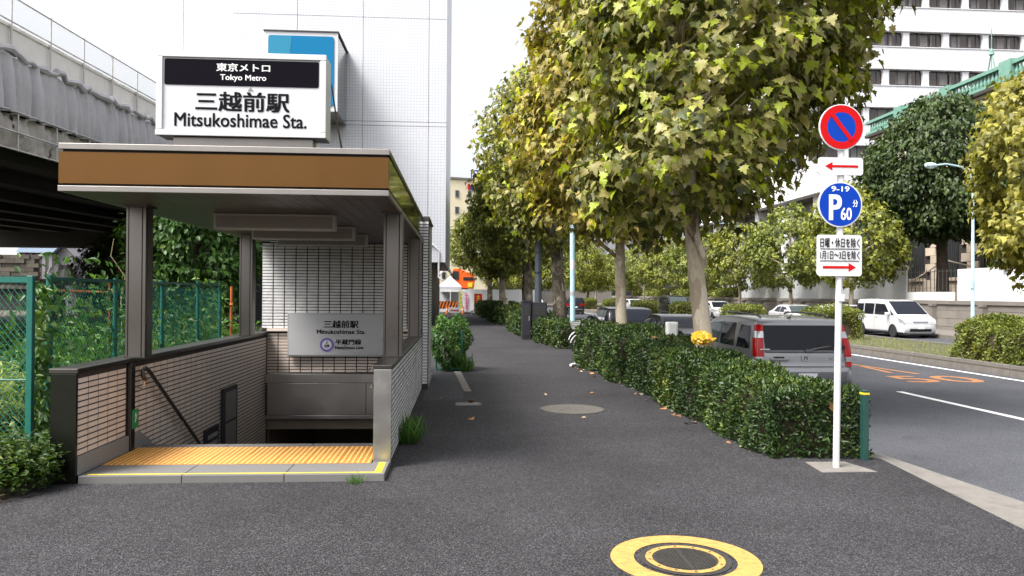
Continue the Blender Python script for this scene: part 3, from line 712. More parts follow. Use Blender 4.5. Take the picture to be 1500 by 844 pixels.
for yy in (8.95,10.55,11.95):
    f = wpart('light_fixture', MB().box(-2.86,-1.48,yy,yy+.16,2.475,2.658), 'frame_grey', EN, bevel=.004)
    MB().box(-2.835,-1.505,yy-.004,yy-.0005,2.495,2.635).build('diffuser', m_['lamp_grey'], f)
# handrail on the left wall
hr = wpart('handrail', MB().tube([(-3.395,8.42,.80),(-3.395,8.36,.845),(-3.395,8.36,.90),(-3.395,8.42,.925),(-3.395,8.52,.885),(-3.395,10.9,-.74),(-3.395,13.4,-2.4)], .022, 12), 'steel_dark', EN, smooth=True)
for yy, zz in ((8.40,.81),(9.55,.18),(10.75,-.64)):
    MB().tube([(-3.475,yy,zz-.09),(-3.42,yy,zz-.10),(-3.395,yy,zz-.06),(-3.395,yy,zz-.01)], .011, 8).build('rail_bracket', m_['chrome'], hr, smooth=True)
# sticker and notice boards on the stair wall
tag(MB().box(-3.443,-3.436,8.22,8.36,.30,.50).build('exit_sticker', m_['green_sticker']), 'small green emergency exit sticker on the post by the stairs', 'sticker')
st = bpy.data.objects['exit_sticker']
rm = MB().add([(-3.4350,8.25+.02,.36),(-3.4350,8.29,.36),(-3.4350,8.33,.44),(-3.4350,8.30,.44)], [(0,1,2,3)]).add([(-3.4350,8.27,.42),(-3.4350,8.28,.46),(-3.4350,8.31,.46),(-3.4350,8.31,.43)], [(0,1,2,3)]).build('figure', m_['ink_white'], st)
NB = thing('notice_board', 'tall dark framed notice board on the left stair wall', 'notice board', (-3.44,11.0,-.6), world=True)
MB().box(-3.478,-3.43,11.28,11.95,-.7,.33).build('frame', m_['cabinet'], NB, bevel=.005)
MB().box(-3.4295,-3.426,11.36,11.87,-.15,.27).build('poster', m_['lamp_grey'], NB)
MB().box(-3.4295,-3.426,11.36,11.87,-.62,-.19).build('poster', m_['lamp_grey'], NB)
NB2 = thing('information_board', 'small black information panel beside the tall notice board', 'notice board', (-3.44,10.8,-.6), world=True)
MB().box(-3.478,-3.44,10.55,11.1,-.75,-.13).build('frame', m_['cabinet'], NB2, bevel=.005)
for i in range(4): MB().box(-3.4395,-3.438,10.62,11.03,-.28-i*.11,-.22-i*.11).build('print_line', m_['frame_grey'], NB2)

# ------------------------------------------------------------------ vegetation
def smooth_noise(rs, k=5):
    """cheap smooth bump over directions: sum of a few random cosines"""
    W = rs.normal(size=(k,3))*2.2; ph = rs.uniform(0,6.28,k)
    return lambda d: np.cos(d@W.T+ph).mean(axis=1)
def crown_points(rs, prof, nclump, per, clump_r, inner=.55, sq=(1,1)):
    """clumps spread through a crown whose radius over height is `prof` [(z,r)...]"""
    zs = np.array([p[0] for p in prof]); rr = np.array([p[1] for p in prof])
    C = []
    nb = smooth_noise(rs)
    zz = np.linspace(zs[0], zs[-1], 200); pr = np.interp(zz, zs, rr); pr = pr/pr.sum()
    z = rs.choice(zz, nclump, p=pr) + rs.normal(0,.06,nclump)
    an = rs.uniform(0, 2*np.pi, nclump)
    rad = np.interp(z, zs, rr)
    d = np.c_[np.cos(an), np.sin(an), (z-zs[0])/(zs[-1]-zs[0])*2]
    rho = rad*(inner + (1-inner)*np.sqrt(rs.uniform(0,1,nclump)))*(1+.22*nb(d))
    C = np.c_[np.cos(an)*rho*sq[0], np.sin(an)*rho*sq[1], z]
    cid = np.repeat(np.arange(nclump), per)
    P = C[cid] + rnd(rs, nclump*per)*(clump_r*rs.uniform(0,1,nclump*per)**.6)[:,None]*np.array([1,1,.8])
    out = C[cid]*np.array([1,1,0]); out /= np.linalg.norm(out, axis=1, keepdims=True)+1e-6
    return C, P, out
def orient(rs, out, n, droop=.75, spread=.7):
    tip = out*.55 + np.array([0,0,-droop]) + rs.normal(0, .45, (n,3))
    nor = out*.75 + np.array([0,0,.62]) + rs.normal(0, spread*.6, (n,3))
    return tip, nor
def limbs(rs, base, top, r0, C, nl, zfork, lean=(0,0), n=10, wob=.04):
    b = MB(); H_ = top
    pts = []; rad = []
    for i in range(9):
        f = i/8; pts.append((lean[0]*f+rs.normal(0,wob)*(0<i), lean[1]*f+rs.normal(0,wob)*(0<i), H_*f)); rad.append(r0*(1.25-.2*min(1,f*6))*(1-.72*f)+.02)
    rad[0] = r0*1.35
    b.tube(pts, rad, n)
    idx = rs.choice(len(C), min(nl,len(C)), replace=False)
    for i in idx:
        c = C[i]; zf = max(zfork*rs.uniform(.95,1.1), min(c[2]*.75, H_*.85))
        f = min(1, zf/H_); p0 = Vector((lean[0]*f, lean[1]*f, zf)); p1 = Vector(c)
        mid = p0.lerp(p1,.5)+Vector((rs.normal(0,.12), rs.normal(0,.12), .12+abs(rs.normal(0,.12))))
        ra = r0*.33*(1-.6*f)
        b.tube([p0, p0.lerp(mid,.6), mid, mid.lerp(p1,.6), p1], [ra,ra*.85,ra*.6,ra*.4,ra*.15], 6, cap=False)
    return b
def make_tree(name, label, loc, prof, nclump, per, clump_r, leaf, size, mt, bark, r0, top, zfork, seed, nl=26, lean=(0,0), group=None, inner=.55, extra=None, droop=.75, sq=(1,1), off=(0,0), stubs=(), skew=0):
    rs = np.random.RandomState(seed)
    T = thing(name, label, 'tree', loc, 0, group)
    C, P, out = crown_points(rs, prof, nclump, per, clump_r, inner, sq)
    C = C.copy(); z0_ = prof[0][0]+1.6
    for Q in (P, C): Q[:,0] += off[0]+skew*np.maximum(-1.6, Q[:,2]-z0_); Q[:,1] += off[1]
    lb_ = limbs(rs, loc, top, r0, C, nl, zfork, lean)
    for pts_, rad_ in stubs: lb_.tube(pts_, rad_, 8)
    lb_.build('trunk', m_[bark], T, smooth=True, angle=60)
    n = len(P); tip, nor = orient(rs, out, n, droop)
    sz = rs.uniform(size[0], size[1], n)
    if extra:    # the largest-showing leaves (towards the camera) as single pieces
        loc_ = np.array(loc); cam_ = np.array([0,0,CAMH]); d = np.linalg.norm(P+loc_-cam_, axis=1)
        vis = np.where(((P+loc_)[:,2] < 1.75+.385*(P+loc_)[:,1]))[0]
        order = vis[np.argsort(d[vis] - sz[vis]*4)][:extra]
        keep = np.ones(n, bool); keep[order] = False
        tv, tt = leaf
        me = np_mesh('leaf', tv, tt); me.materials.append(m_[mt])
        for i in order:
            t = Vector(tip[i]).normalized(); nn = Vector(nor[i]); nn = (nn - t*nn.dot(t)).normalized(); b = t.cross(nn)
            M_ = Matrix((b*sz[i], t*sz[i], nn*sz[i])).transposed().to_4x4(); M_.translation = P[i]
            o = link('leaf', me, None, T); o.matrix_basis = M_
        P, tip, nor, sz = P[keep], tip[keep], nor[keep], sz[keep]
    leaves('crown', P, tip, nor, sz, leaf, m_[mt], T)
    return T

# street plane trees along the pavement
ROW = 'plane trees along the pavement'
make_tree('plane_tree', 'nearest plane tree with pale mottled trunk rising out of the hedge', (3.97,12.0,0),
          [(2.85,.5),(3.2,1.3),(3.9,1.9),(4.8,2.25),(6.2,2.5),(7.6,2.3),(9.0,1.1)], 440, 44, .46, PLANE, (.11,.215), 'leaf_plane', 'bark_plane', .128, 8.6, 2.75, 11, 34, (-.8,0), ROW, extra=300, off=(-.15,0), skew=.32, inner=.35, stubs=[([(-.10,-.06,2.20),(-.12,-.14,2.36),(-.22,-.18,2.56),(-.42,-.20,2.9),(-.75,-.24,3.55)],[.062,.058,.052,.046,.03]),([(-.12,-.06,2.45),(-.06,-.16,2.50)],[.06,.03])])
make_tree('plane_tree', 'second plane tree from the camera, slim pale trunk behind the hedge', (3.93,18.0,0),
          [(3.15,.6),(3.5,1.7),(4.4,2.5),(6,2.75),(8,2.6),(9.6,2.0),(11,.6)], 430, 46, .48, PLANE, (.12,.22), 'leaf_gold', 'bark_plane', .115, 10.2, 3.0, 12, 30, (-.5,0), ROW, extra=150, stubs=[([(-.05,-.05,2.55),(-.25,-.15,2.66),(-.62,-.2,2.95),(-1.0,-.2,3.5)],[.06,.05,.045,.03])])
make_tree('plane_tree', 'third plane tree with thick dark blotched forked trunk behind the cabinets', (4.05,31.0,0),
          [(3.7,.7),(4.4,1.9),(5.6,2.9),(8,3.2),(10,2.5),(11.6,.7)], 360, 34, .55, PLANE_LO, (.16,.26), 'leaf_plane', 'bark_old', .27, 10.8, 2.6, 13, 24, (-.5,0), ROW)
make_tree('plane_tree', 'fourth plane tree beyond the dark cabinets on the pavement', (4.05,45.0,0),
          [(3.8,.8),(4.6,2.4),(6,3.5),(8.3,3.5),(10.2,1.9),(11,.5)], 330, 30, .6, PLANE_LO, (.18,.30), 'leaf_far', 'bark_old', .27, 10, 3.2, 14, 22, (-.3,0), ROW)
make_tree('plane_tree', 'slim plane tree standing close behind the fourth one', (4.2,50.0,0),
          [(3.9,.8),(5,2.2),(7,2.6),(9,1.6),(10,.5)], 200, 26, .6, PLANE_LO, (.18,.30), 'leaf_far', 'bark_old', .2, 9, 3.2, 15, 18, (0,0), ROW)
make_tree('plane_tree', 'plane tree with pale bare trunk before the white construction fence', (3.3,60.0,0),
          [(3.3,.8),(4,2.4),(5.6,3.3),(7.6,3.0),(9.2,1.6),(10,.5)], 300, 26, .65, PLANE_LO, (.2,.32), 'leaf_far', 'bark_plane', .27, 9, 3.2, 16, 18, (-.3,0), ROW)
make_tree('plane_tree', 'last plane tree overhanging the end of the pavement', (2.9,76.0,0),
          [(3.6,1.2),(4.6,3.6),(6.2,4.6),(8.2,4.0),(10,2.0),(11,.6)], 340, 24, .75, RHOMB, (.25,.42), 'leaf_far', 'bark_old', .27, 9.5, 3.4, 17, 18, (-.3,0), ROW)

# young plane trees along the far pavement
FR = 'round-crowned trees along the far pavement'
far = [(44.5,'round yellow-green tree behind the sign pole on the far pavement',3.0,8.6,31),(53,'round tree left of the sign pole, above the white sedan',3.2,8.2,32),(63,'round tree beside the far street lamp, above the white hatchback',3.1,8.0,33),
       (73,'round tree behind the nearest pale trunk on the far pavement',3.3,8.4,34),(84,'round tree between the two nearest trunks on the far pavement',3.5,8.6,35),(97,'round tree left of the second trunk on the far pavement',3.6,8.6,36),(113,'farthest but one round tree on the far pavement',4,9,37),(132,'farthest round tree on the far pavement by the dark car',4,9.5,38)]
for (yy,lb,r_,h_,sd_) in far:
    make_tree('street_tree', lb, (23.6,yy,-.03), [(2.5,.7),(3.0,r_*.75),(4.2,r_),(5.8,r_*.95),(7.2,r_*.62),(h_,.4)], 230, 30, .5, PLANE_LO if yy < 60 else RHOMB, (.17,.28) if yy < 60 else (.24,.36), 'leaf_far' if sd_ % 2 else 'leaf_median', 'bark_plane', .12, h_*.9, 2.4, sd_, 16, group=FR)
for k,(xx,yy,lb,sd_) in enumerate(((6.5,108,'leafy tree just right of the end of the pavement tree row',151),(11.5,116,'leafy tree over the far end of the near carriageway',152),(16.5,112,'leafy tree at the far end of the median',153),(20.5,122,'leafy tree closing the view down the far carriageway',154))):
    make_tree('distant_tree', lb, (xx,yy,-.03), [(2.4,1.0),(3.2,3.2),(5,4.2),(7.4,3.8),(9.4,2.0),(10.4,.5)], 230, 26, .7, RHOMB, (.28,.46), 'leaf_far', 'bark_old', .2, 9, 2.4, sd_, 14, group='leafy trees at the far end of the road')
make_tree('street_tree', 'golden tree leaning into the right edge of the photograph', (17.6,21.2,-.03), [(1.6,.3),(2.4,1.0),(3.2,1.9),(4.6,2.35),(6.4,2.2),(8,1.5),(9.3,.4)], 330, 36, .46, PLANE_LO, (.14,.24), 'leaf_yellow', 'bark_plane', .14, 8.4, 2.2, 41, 20)
make_tree('broadleaf_tree', 'big dark evergreen tree in front of the stone building', (30.0,45.5,.6), [(4.9,1.8),(5.8,4.0),(7.4,5.0),(9.4,4.8),(11.6,3.4),(13.6,1.0)], 760, 44, .75, RHOMB, (.24,.40), 'leaf_dark', 'bark', .36, 11.5, 2.0, 42, 36)
make_tree('broadleaf_tree', 'dark tree behind the white hoarding, left of the big evergreen', (31.0,58,.6), [(1.2,1.6),(3,3.2),(5.6,3.6),(8,2.4),(9.5,.6)], 300, 34, .7, RHOMB, (.22,.36), 'leaf_dark', 'bark', .3, 8, 1.8, 43, 20)
make_tree('broadleaf_tree', 'low dark shrubby tree above the white hoarding by the lamp', (30.0,37,.6), [(1.6,1.0),(2.4,2.4),(3.4,2.6),(4.6,1.2)], 160, 34, .5, RHOMB, (.18,.28), 'leaf_dark', 'bark', .16, 4, 1.2, 44, 14)
make_tree('broadleaf_tree', 'leafy green tree seen between the canopy posts', (-8.2,24,-.02), [(1.0,1.0),(2.0,1.7),(3.0,2.0),(4,1.8),(5.0,1.1),(5.6,.4)], 300, 44, .5, RHOMB, (.16,.26), 'leaf_vine', 'bark', .2, 5.0, 1.2, 45, 24)
make_tree('broadleaf_tree', 'dark green tree farther left behind the canopy posts', (-15.5,38,-.02), [(.6,1.2),(1.6,2.4),(3,2.8),(4.4,1.8),(5.2,.4)], 260, 34, .5, RHOMB, (.2,.3), 'leaf_dark', 'bark', .2, 4.6, 1.0, 46, 16)
make_tree('broadleaf_tree', 'green tree beside the end block of the entrance', (-3.8,26,-.02), [(.5,.8),(1.4,1.4),(2.6,1.7),(3.6,1.2),(4.4,.3)], 200, 34, .4, RHOMB, (.14,.22), 'leaf_vine', 'bark', .12, 4, .8, 47, 16)

# ---- clipped hedges
def hedge(name, label, pts, w0, w1, h, dens, size, mt, tpl, seed, group=None, cat='hedge', top_var=.06, zb=0.0, core='twig', round_=.16, wob=.08):
    """a clipped hedge along a base line `pts` [(x,y)...], reaching w0 to the left and w1 to the right of it"""
    rs = np.random.RandomState(seed)
    T = thing(name, label, cat, (pts[0][0], pts[0][1], zb), 0, group, world=True)
    A = np.array(pts, float); seg = np.linalg.norm(np.diff(A,axis=0),axis=1); Ls = np.r_[0,np.cumsum(seg)]; L = Ls[-1]
    def at(s):
        x = np.interp(s,Ls,A[:,0]); y = np.interp(s,Ls,A[:,1])
        e = .05; dx = np.interp(np.minimum(s+e,L),Ls,A[:,0])-np.interp(np.maximum(s-e,0),Ls,A[:,0]); dy = np.interp(np.minimum(s+e,L),Ls,A[:,1])-np.interp(np.maximum(s-e,0),Ls,A[:,1])
        q = np.hypot(dx,dy)+1e-9; return np.c_[x,y], np.c_[dx/q,dy/q]
    hh = h if hasattr(h,'__len__') else (h,h)
    # core of stems
    b = MB(); m0 = max(2,int(L/.6)); s_ = np.linspace(.12,L-.12,m0); c, d = at(s_); nrm = np.c_[d[:,1],-d[:,0]]
    rows = []
    for i in range(m0):
        H_ = np.interp(s_[i],[0,L],hh)
        l = c[i]-nrm[i]*(w0-.13); r_ = c[i]+nrm[i]*(w1-.13)
        rows.append([(l[0],l[1],zb),(r_[0],r_[1],zb),(r_[0],r_[1],zb+H_-.22),(c[i][0],c[i][1],zb+H_-.12),(l[0],l[1],zb+H_-.22)])
    for i,rw in enumerate(rows):
        b.v += rw
        if i:
            o_ = (i-1)*5
            for k in range(5): b.f.append((o_+k,o_+(k+1)%5,o_+5+(k+1)%5,o_+5+k))
    b.f.append((0,1,2,3,4)); e_ = (m0-1)*5; b.f.append((e_,e_+1,e_+2,e_+3,e_+4))
    b.build('stems', m_[core], T)
    # leaves on the outer shell
    w_ = w0+w1; per = 2*hh[0]+w_
    n = int(dens*(L*per + 2*w_*hh[0]))
    s = rs.uniform(0,L,n); cap = rs.uniform(0,1,n) < 2*w_*hh[0]/(L*per+2*w_*hh[0]); s[cap] = np.where(rs.uniform(0,1,cap.sum())<.5, 0, L)
    H_ = np.interp(s,[0,L],hh)
    u = rs.uniform(0,1,n)*(2*H_+w_)
    a = np.where(u<H_, -w0, np.where(u<H_+w_, -w0+(u-H_), w1)); z = np.where(u<H_, u, np.where(u<H_+w_, H_, H_-(u-H_-w_)))
    nn_a = np.where(u<H_, -1.0, np.where(u<H_+w_, 0, 1.0)); nn_z = np.where((u>=H_)&(u<H_+w_), 1.0, 0)
    k_ = cap.sum(); a[cap] = rs.uniform(-w0,w1,k_); z[cap] = rs.uniform(0,1,k_)*H_[cap]; nn_a[cap] = 0; nn_z[cap] = .1
    endn = np.zeros(n); endn[cap] = np.where(s[cap] < .01, -1, 1)
    # rounded shoulders
    top_d = H_-z; ed = np.minimum(a+w0, w1-a); r_ = round_
    sh = (top_d < r_) & (ed < r_)
    k2 = np.where(sh, 1-np.hypot(1-top_d/r_,1-ed/r_), 0); 
    z = z - np.where(sh, r_*np.maximum(0,-k2)*.7, 0); a = a + np.where(sh, r_*np.maximum(0,-k2)*.7*np.where(a<(w1-w0)/2,1,-1), 0)
    dep = np.abs(rs.normal(0,.05,n)); lump = .06*np.sin(s*2.3+a*2.1+seed)+.045*np.sin(s*5.1-z*4)+.03*np.sin(s*9.7+z*7+a*6)
    c, d = at(s); nr = np.c_[d[:,1],-d[:,0]]
    off = lump*wob/.08-dep
    X = c + nr*(a+nn_a*off)[:,None] + d*(endn*off)[:,None]
    Z = zb + np.maximum(.01, z + nn_z*off + (nn_z>.5)*top_var*np.sin(s*3.7+seed))
    P = np.c_[X, Z]
    out = np.c_[nr*nn_a[:,None]+d*endn[:,None], nn_z]
    tip = out*.5 + rs.normal(0,.6,(n,3)) + np.array([0,0,.25]); nor = out*1.0 + rs.normal(0,.45,(n,3)) + np.array([0,0,.45])
    leaves('foliage', P, tip, nor, rs.uniform(size[0],size[1],n), tpl, m_[mt], T)
    return T
hedge('clipped_hedge', 'long clipped hedge with glossy dark leaves beside the sign pole', [(3.92,7.95),(3.86,9.4),(3.82,11),(3.80,12.6),(3.80,14.4)], .60,.50,(.70,.95), 2300,(.035,.072),'leaf_hedge',OVAL,51, top_var=.025, wob=.055)
hedge('clipped_hedge', 'shorter clipped hedge at the second trunk, beyond the long one', [(3.70,14.75),(3.62,16.5),(3.45,18.9)], .62,.75,(1.0,1.0), 1400,(.045,.08),'leaf_hedge',OVAL,52)
hedge('clipped_hedge', 'dark hedge round the third trunk beside the cabinets', [(3.75,24.2),(3.5,26),(3.25,28.4)], .62,.9,(.78,.8), 700,(.06,.11),'leaf_hedge',RHOMB,53)
hedge('clipped_hedge', 'low shaggy hedge left of the cabinets', [(3.1,29.8),(2.95,33),(2.75,37)], .55,.9,(.8,.85), 480,(.08,.13),'leaf_hedge',RHOMB,54, wob=.12)
hedge('clipped_hedge', 'distant hedge behind the leaning stump', [(2.75,42),(2.4,52)], .6,.9,(1.0,1.05), 330,(.10,.16),'leaf_hedge',RHOMB,55, wob=.12)
hedge('clipped_hedge', 'farthest pavement hedge by the red banner', [(2.15,54),(1.8,64)], .5,.9,(1.0,1.0), 300,(.10,.18),'leaf_hedge',RHOMB,56, wob=.12)
hb = [(15.2,15.6,20.9,'large yellow-green box hedge on the median at the right edge',1.02),(15.4,30,31.4,'box hedge on the median behind the sign pole',1.2),(15.4,40,41.4,'box hedge on the median left of the sign pole',1.1),
      (15.4,50,51.4,'box hedge on the median just left of the nearest trunk',1.15),(15.4,62,63.6,'box hedge on the median right of the second trunk',1.15),(15.4,75,76.6,'box hedge on the median just left of the second trunk',1.15),(15.4,91,93,'farthest box hedge on the median',1.15)]
for i,(x,y0,y1,lb,h_) in enumerate(hb):
    hedge('median_hedge', lb, [(x,y0),(x,y1)], 1.0,1.0,h_, 900 if i==0 else (700 if i==1 else 380),(.06,.11) if i<2 else (.09,.15),'leaf_median',RHOMB,60+i,'box hedges on the median', round_=.3, wob=.12)
hedge('wall_hedge', 'clipped green hedge running above the far stone wall', [(27.6,66),(27.6,118)], .7,.7,1.1, 60,(.2,.32),'leaf_median',RHOMB,70, zb=1.25)
hedge('roadside_shrub', 'low shrub strip on the far pavement beside the minivan', [(24.2,26),(24.2,33)], .5,.5,.75, 260,(.08,.14),'leaf_dark',RHOMB,71)

# ---- weeds, vines, tufts
def weeds(name, label, cx, cy, rx, ry, n, h, mt, tpl, size, seed, cat='weeds', z=0.0, stalk=.5, bias=None):
    """upright stalks with leaves all along them"""
    rs = np.random.RandomState(seed); ns = max(4,n//14)
    a = rs.uniform(0,6.28,ns); q = np.sqrt(rs.uniform(0,1,ns)); bx = cx+rx*q*np.cos(a); by = cy+ry*q*np.sin(a)
    hh = h*rs.uniform(.45,1,ns)*(1-.45*q); lx = rs.normal(0,.22,ns); ly = rs.normal(0,.22,ns)
    i = rs.randint(0,ns,n); f = rs.uniform(.08,1,n)**.8
    P = np.c_[bx[i]+lx[i]*f*hh[i], by[i]+ly[i]*f*hh[i], z+f*hh[i]]
    an = rs.uniform(0,6.28,n); out = np.c_[np.cos(an),np.sin(an),np.zeros(n)]
    o = leaves(name, P, out+np.array([0,0,.35])+rs.normal(0,.3,(n,3)), np.array([0,0,1])+out*-.2+rs.normal(0,.3,(n,3)), rs.uniform(size[0],size[1],n), tpl, m_[mt])
    tag(o, label, cat); return o
weeds('weeds', 'tall green weeds growing at the foot of the green fence', -4.35,6.85,.75,.55,4200,.75,'leaf_weed',RHOMB,(.035,.085),81)
weeds('weeds', 'leafy weeds against the dark end panel of the entrance wall', -3.86,6.98,.30,.28,1500,.7,'leaf_weed',RHOMB,(.035,.08),82)
weeds('weeds', 'low straggling weeds at the left edge of the pavement', -4.25,6.1,.55,.45,2000,.3,'leaf_weed',RHOMB,(.035,.08),83)
weeds('tall_grass', 'dense tall grass behind the chain-link fence at the left edge', -5.5,9.0,1.0,.85,7000,1.05,'grass',BLADE,(.16,.36),84,'grass')
weeds('undergrowth', 'thick undergrowth filling the lot behind the fence', -6.8,13,2.0,4.2,9000,1.35,'leaf_vine',RHOMB,(.08,.18),85)
weeds('undergrowth', 'scrub farther back in the vacant lot', -9.5,21,4.5,5,7000,1.6,'leaf_vine',RHOMB,(.10,.22),86)
def tuft(label, cx, cy, r_, n, h, seed, z=0.0):
    rs = np.random.RandomState(seed); a = rs.uniform(0,6.28,n); q = r_*np.sqrt(rs.uniform(0,1,n))
    P = np.c_[cx+q*np.cos(a), cy+q*np.sin(a), np.full(n,z)]; out = np.c_[np.cos(a),np.sin(a),np.zeros(n)]
    o = leaves('grass_tuft', P, out*.45+np.array([0,0,1])+rs.normal(0,.25,(n,3)), out+rs.normal(0,.3,(n,3)), rs.uniform(.5,1,n)*h, BLADE, m_['leaf_vine'])
    tag(o, label, 'grass'); return o
tuft('grass tuft at the foot of the right entrance wall', -.60,8.95,.10,130,.36,91)
tuft('second grass tuft farther along the right entrance wall', -.63,9.5,.08,70,.26,92)
tuft('small yellowish grass tuft at the front of the threshold', -.97,7.07,.07,70,.10,93)
tuft('grass tuft beside the ivy-covered pavement rail', .05,17.2,.18,160,.45,94)
rs = np.random.RandomState(5)
n = 2300
F = np.c_[-4.52-np.abs(rs.normal(0,.16,n))+.06*(rs.uniform(0,1,n)<.25), rs.uniform(8.3,15.2,n), np.clip(rs.normal(1.0,.55,n),.02,2.15)]
o = leaves('climbing_vine', F, np.c_[rs.normal(.2,.4,n),rs.normal(0,.5,n),rs.normal(-.5,.4,n)], np.c_[np.ones(n)*.9,rs.normal(-.5,.4,n),rs.normal(.4,.4,n)], rs.uniform(.06,.14,n), OVAL, m_['leaf_vine'])
tag(o, 'vine leaves climbing through the chain-link fence', 'vine')
n = 420
F = np.c_[rs.normal(-4.42,.05,n), np.full(n,8.30)+rs.normal(0,.06,n), rs.uniform(.1,1.85,n)]
o = leaves('climbing_vine', F, np.c_[rs.normal(.2,.4,n),rs.normal(0,.5,n),rs.normal(-.5,.4,n)], np.c_[rs.normal(.4,.4,n),-np.ones(n),rs.normal(.4,.4,n)], rs.uniform(.06,.12,n), OVAL, m_['leaf_vine'])
tag(o, 'vine climbing between the two nearest fence posts', 'vine')
# ivy on a small green rail by the end block
IV = thing('ivy_rail', 'short green pipe rail smothered in ivy by the end block', 'railing', (-.2,17.4,0), world=True)
MB().tube([(-.55,17.12,0),(-.55,17.12,.88)], .020, 8).tube([(.02,17.05,0),(.02,17.05,.88)], .020, 8).tube([(-.55,17.3,.86),(.02,17.05,.88)], .016, 8).tube([(-.55,17.12,.06),(.02,17.05,.06)], .014, 8).build('rail', m_['fence_green'], IV, smooth=True)
n = 4600; rs = np.random.RandomState(8)
d = rnd(rs,n); F = np.array([-.28,17.42,.62]) + d*np.array([.46,.58,.62])*(rs.uniform(.55,1,n)**.4)[:,None]*(1+.18*np.sin(d[:,0:1]*7+d[:,2:3]*5)); F[:,2] = np.maximum(.02,F[:,2])
leaves('ivy', F, d*.5+np.array([0,0,-.5])+rs.normal(0,.5,(n,3)), d+rs.normal(0,.4,(n,3)), rs.uniform(.05,.10,n), OVAL, m_['leaf_vine'], IV)
# fallen leaves along the hedge foot and the left edge
rs = np.random.RandomState(21); lm = np_mesh('fallen_leaf', PLANE_LO[0]*np.array([1,1,.9]), PLANE_LO[1])
me2 = lm.copy(); lm.materials.append(m_['litter_leaf']); me2.materials.append(m_['litter_pale'])
spots = []
for i in range(34):
    yy = rs.uniform(8.3,19); xx = np.interp(yy,[7.75,8.4,11,14.2,16,18.6],[3.54,3.28,3.16,3.14,2.98,2.74]) - abs(rs.normal(0,.10)) + .04
    spots.append((xx,yy,.012))
for i in range(16): spots.append((rs.uniform(-4.1,-3.72), rs.uniform(6.1,6.9), .015))
for i in range(7): spots.append((rs.uniform(-.3,2.6), rs.uniform(6,16), .010))
for x,y,z in spots:
    o = link('fallen_leaf', lm if rs.uniform() < .6 else me2, None); o.location = (x,y,z); s = rs.uniform(.05,.12); o.scale = (s,s,s); o.rotation_euler = (rs.normal(0,.25),rs.normal(0,.25),rs.uniform(0,6.3))
    tag(o, 'dry fallen leaf lying on the pavement edge', 'leaf', 'fallen leaves on the pavement')
for i,(x,y) in enumerate(((3.55,12.1),(3.9,8.05),(3.35,13.2))):
    o = link('fallen_leaf', lm, None); o.location = (x,y,1.0 if i!=1 else .66); o.scale = (.13,)*3; o.rotation_euler = (.2 if i!=1 else 1.2,.2,i*2)
    if i == 1: o.location = (4.0,7.86,.52)
    tag(o, ['orange dead leaf on top of the long hedge','orange dead leaf caught in the end face of the hedge','curled dead leaf on the far top of the long hedge'][i], 'leaf')

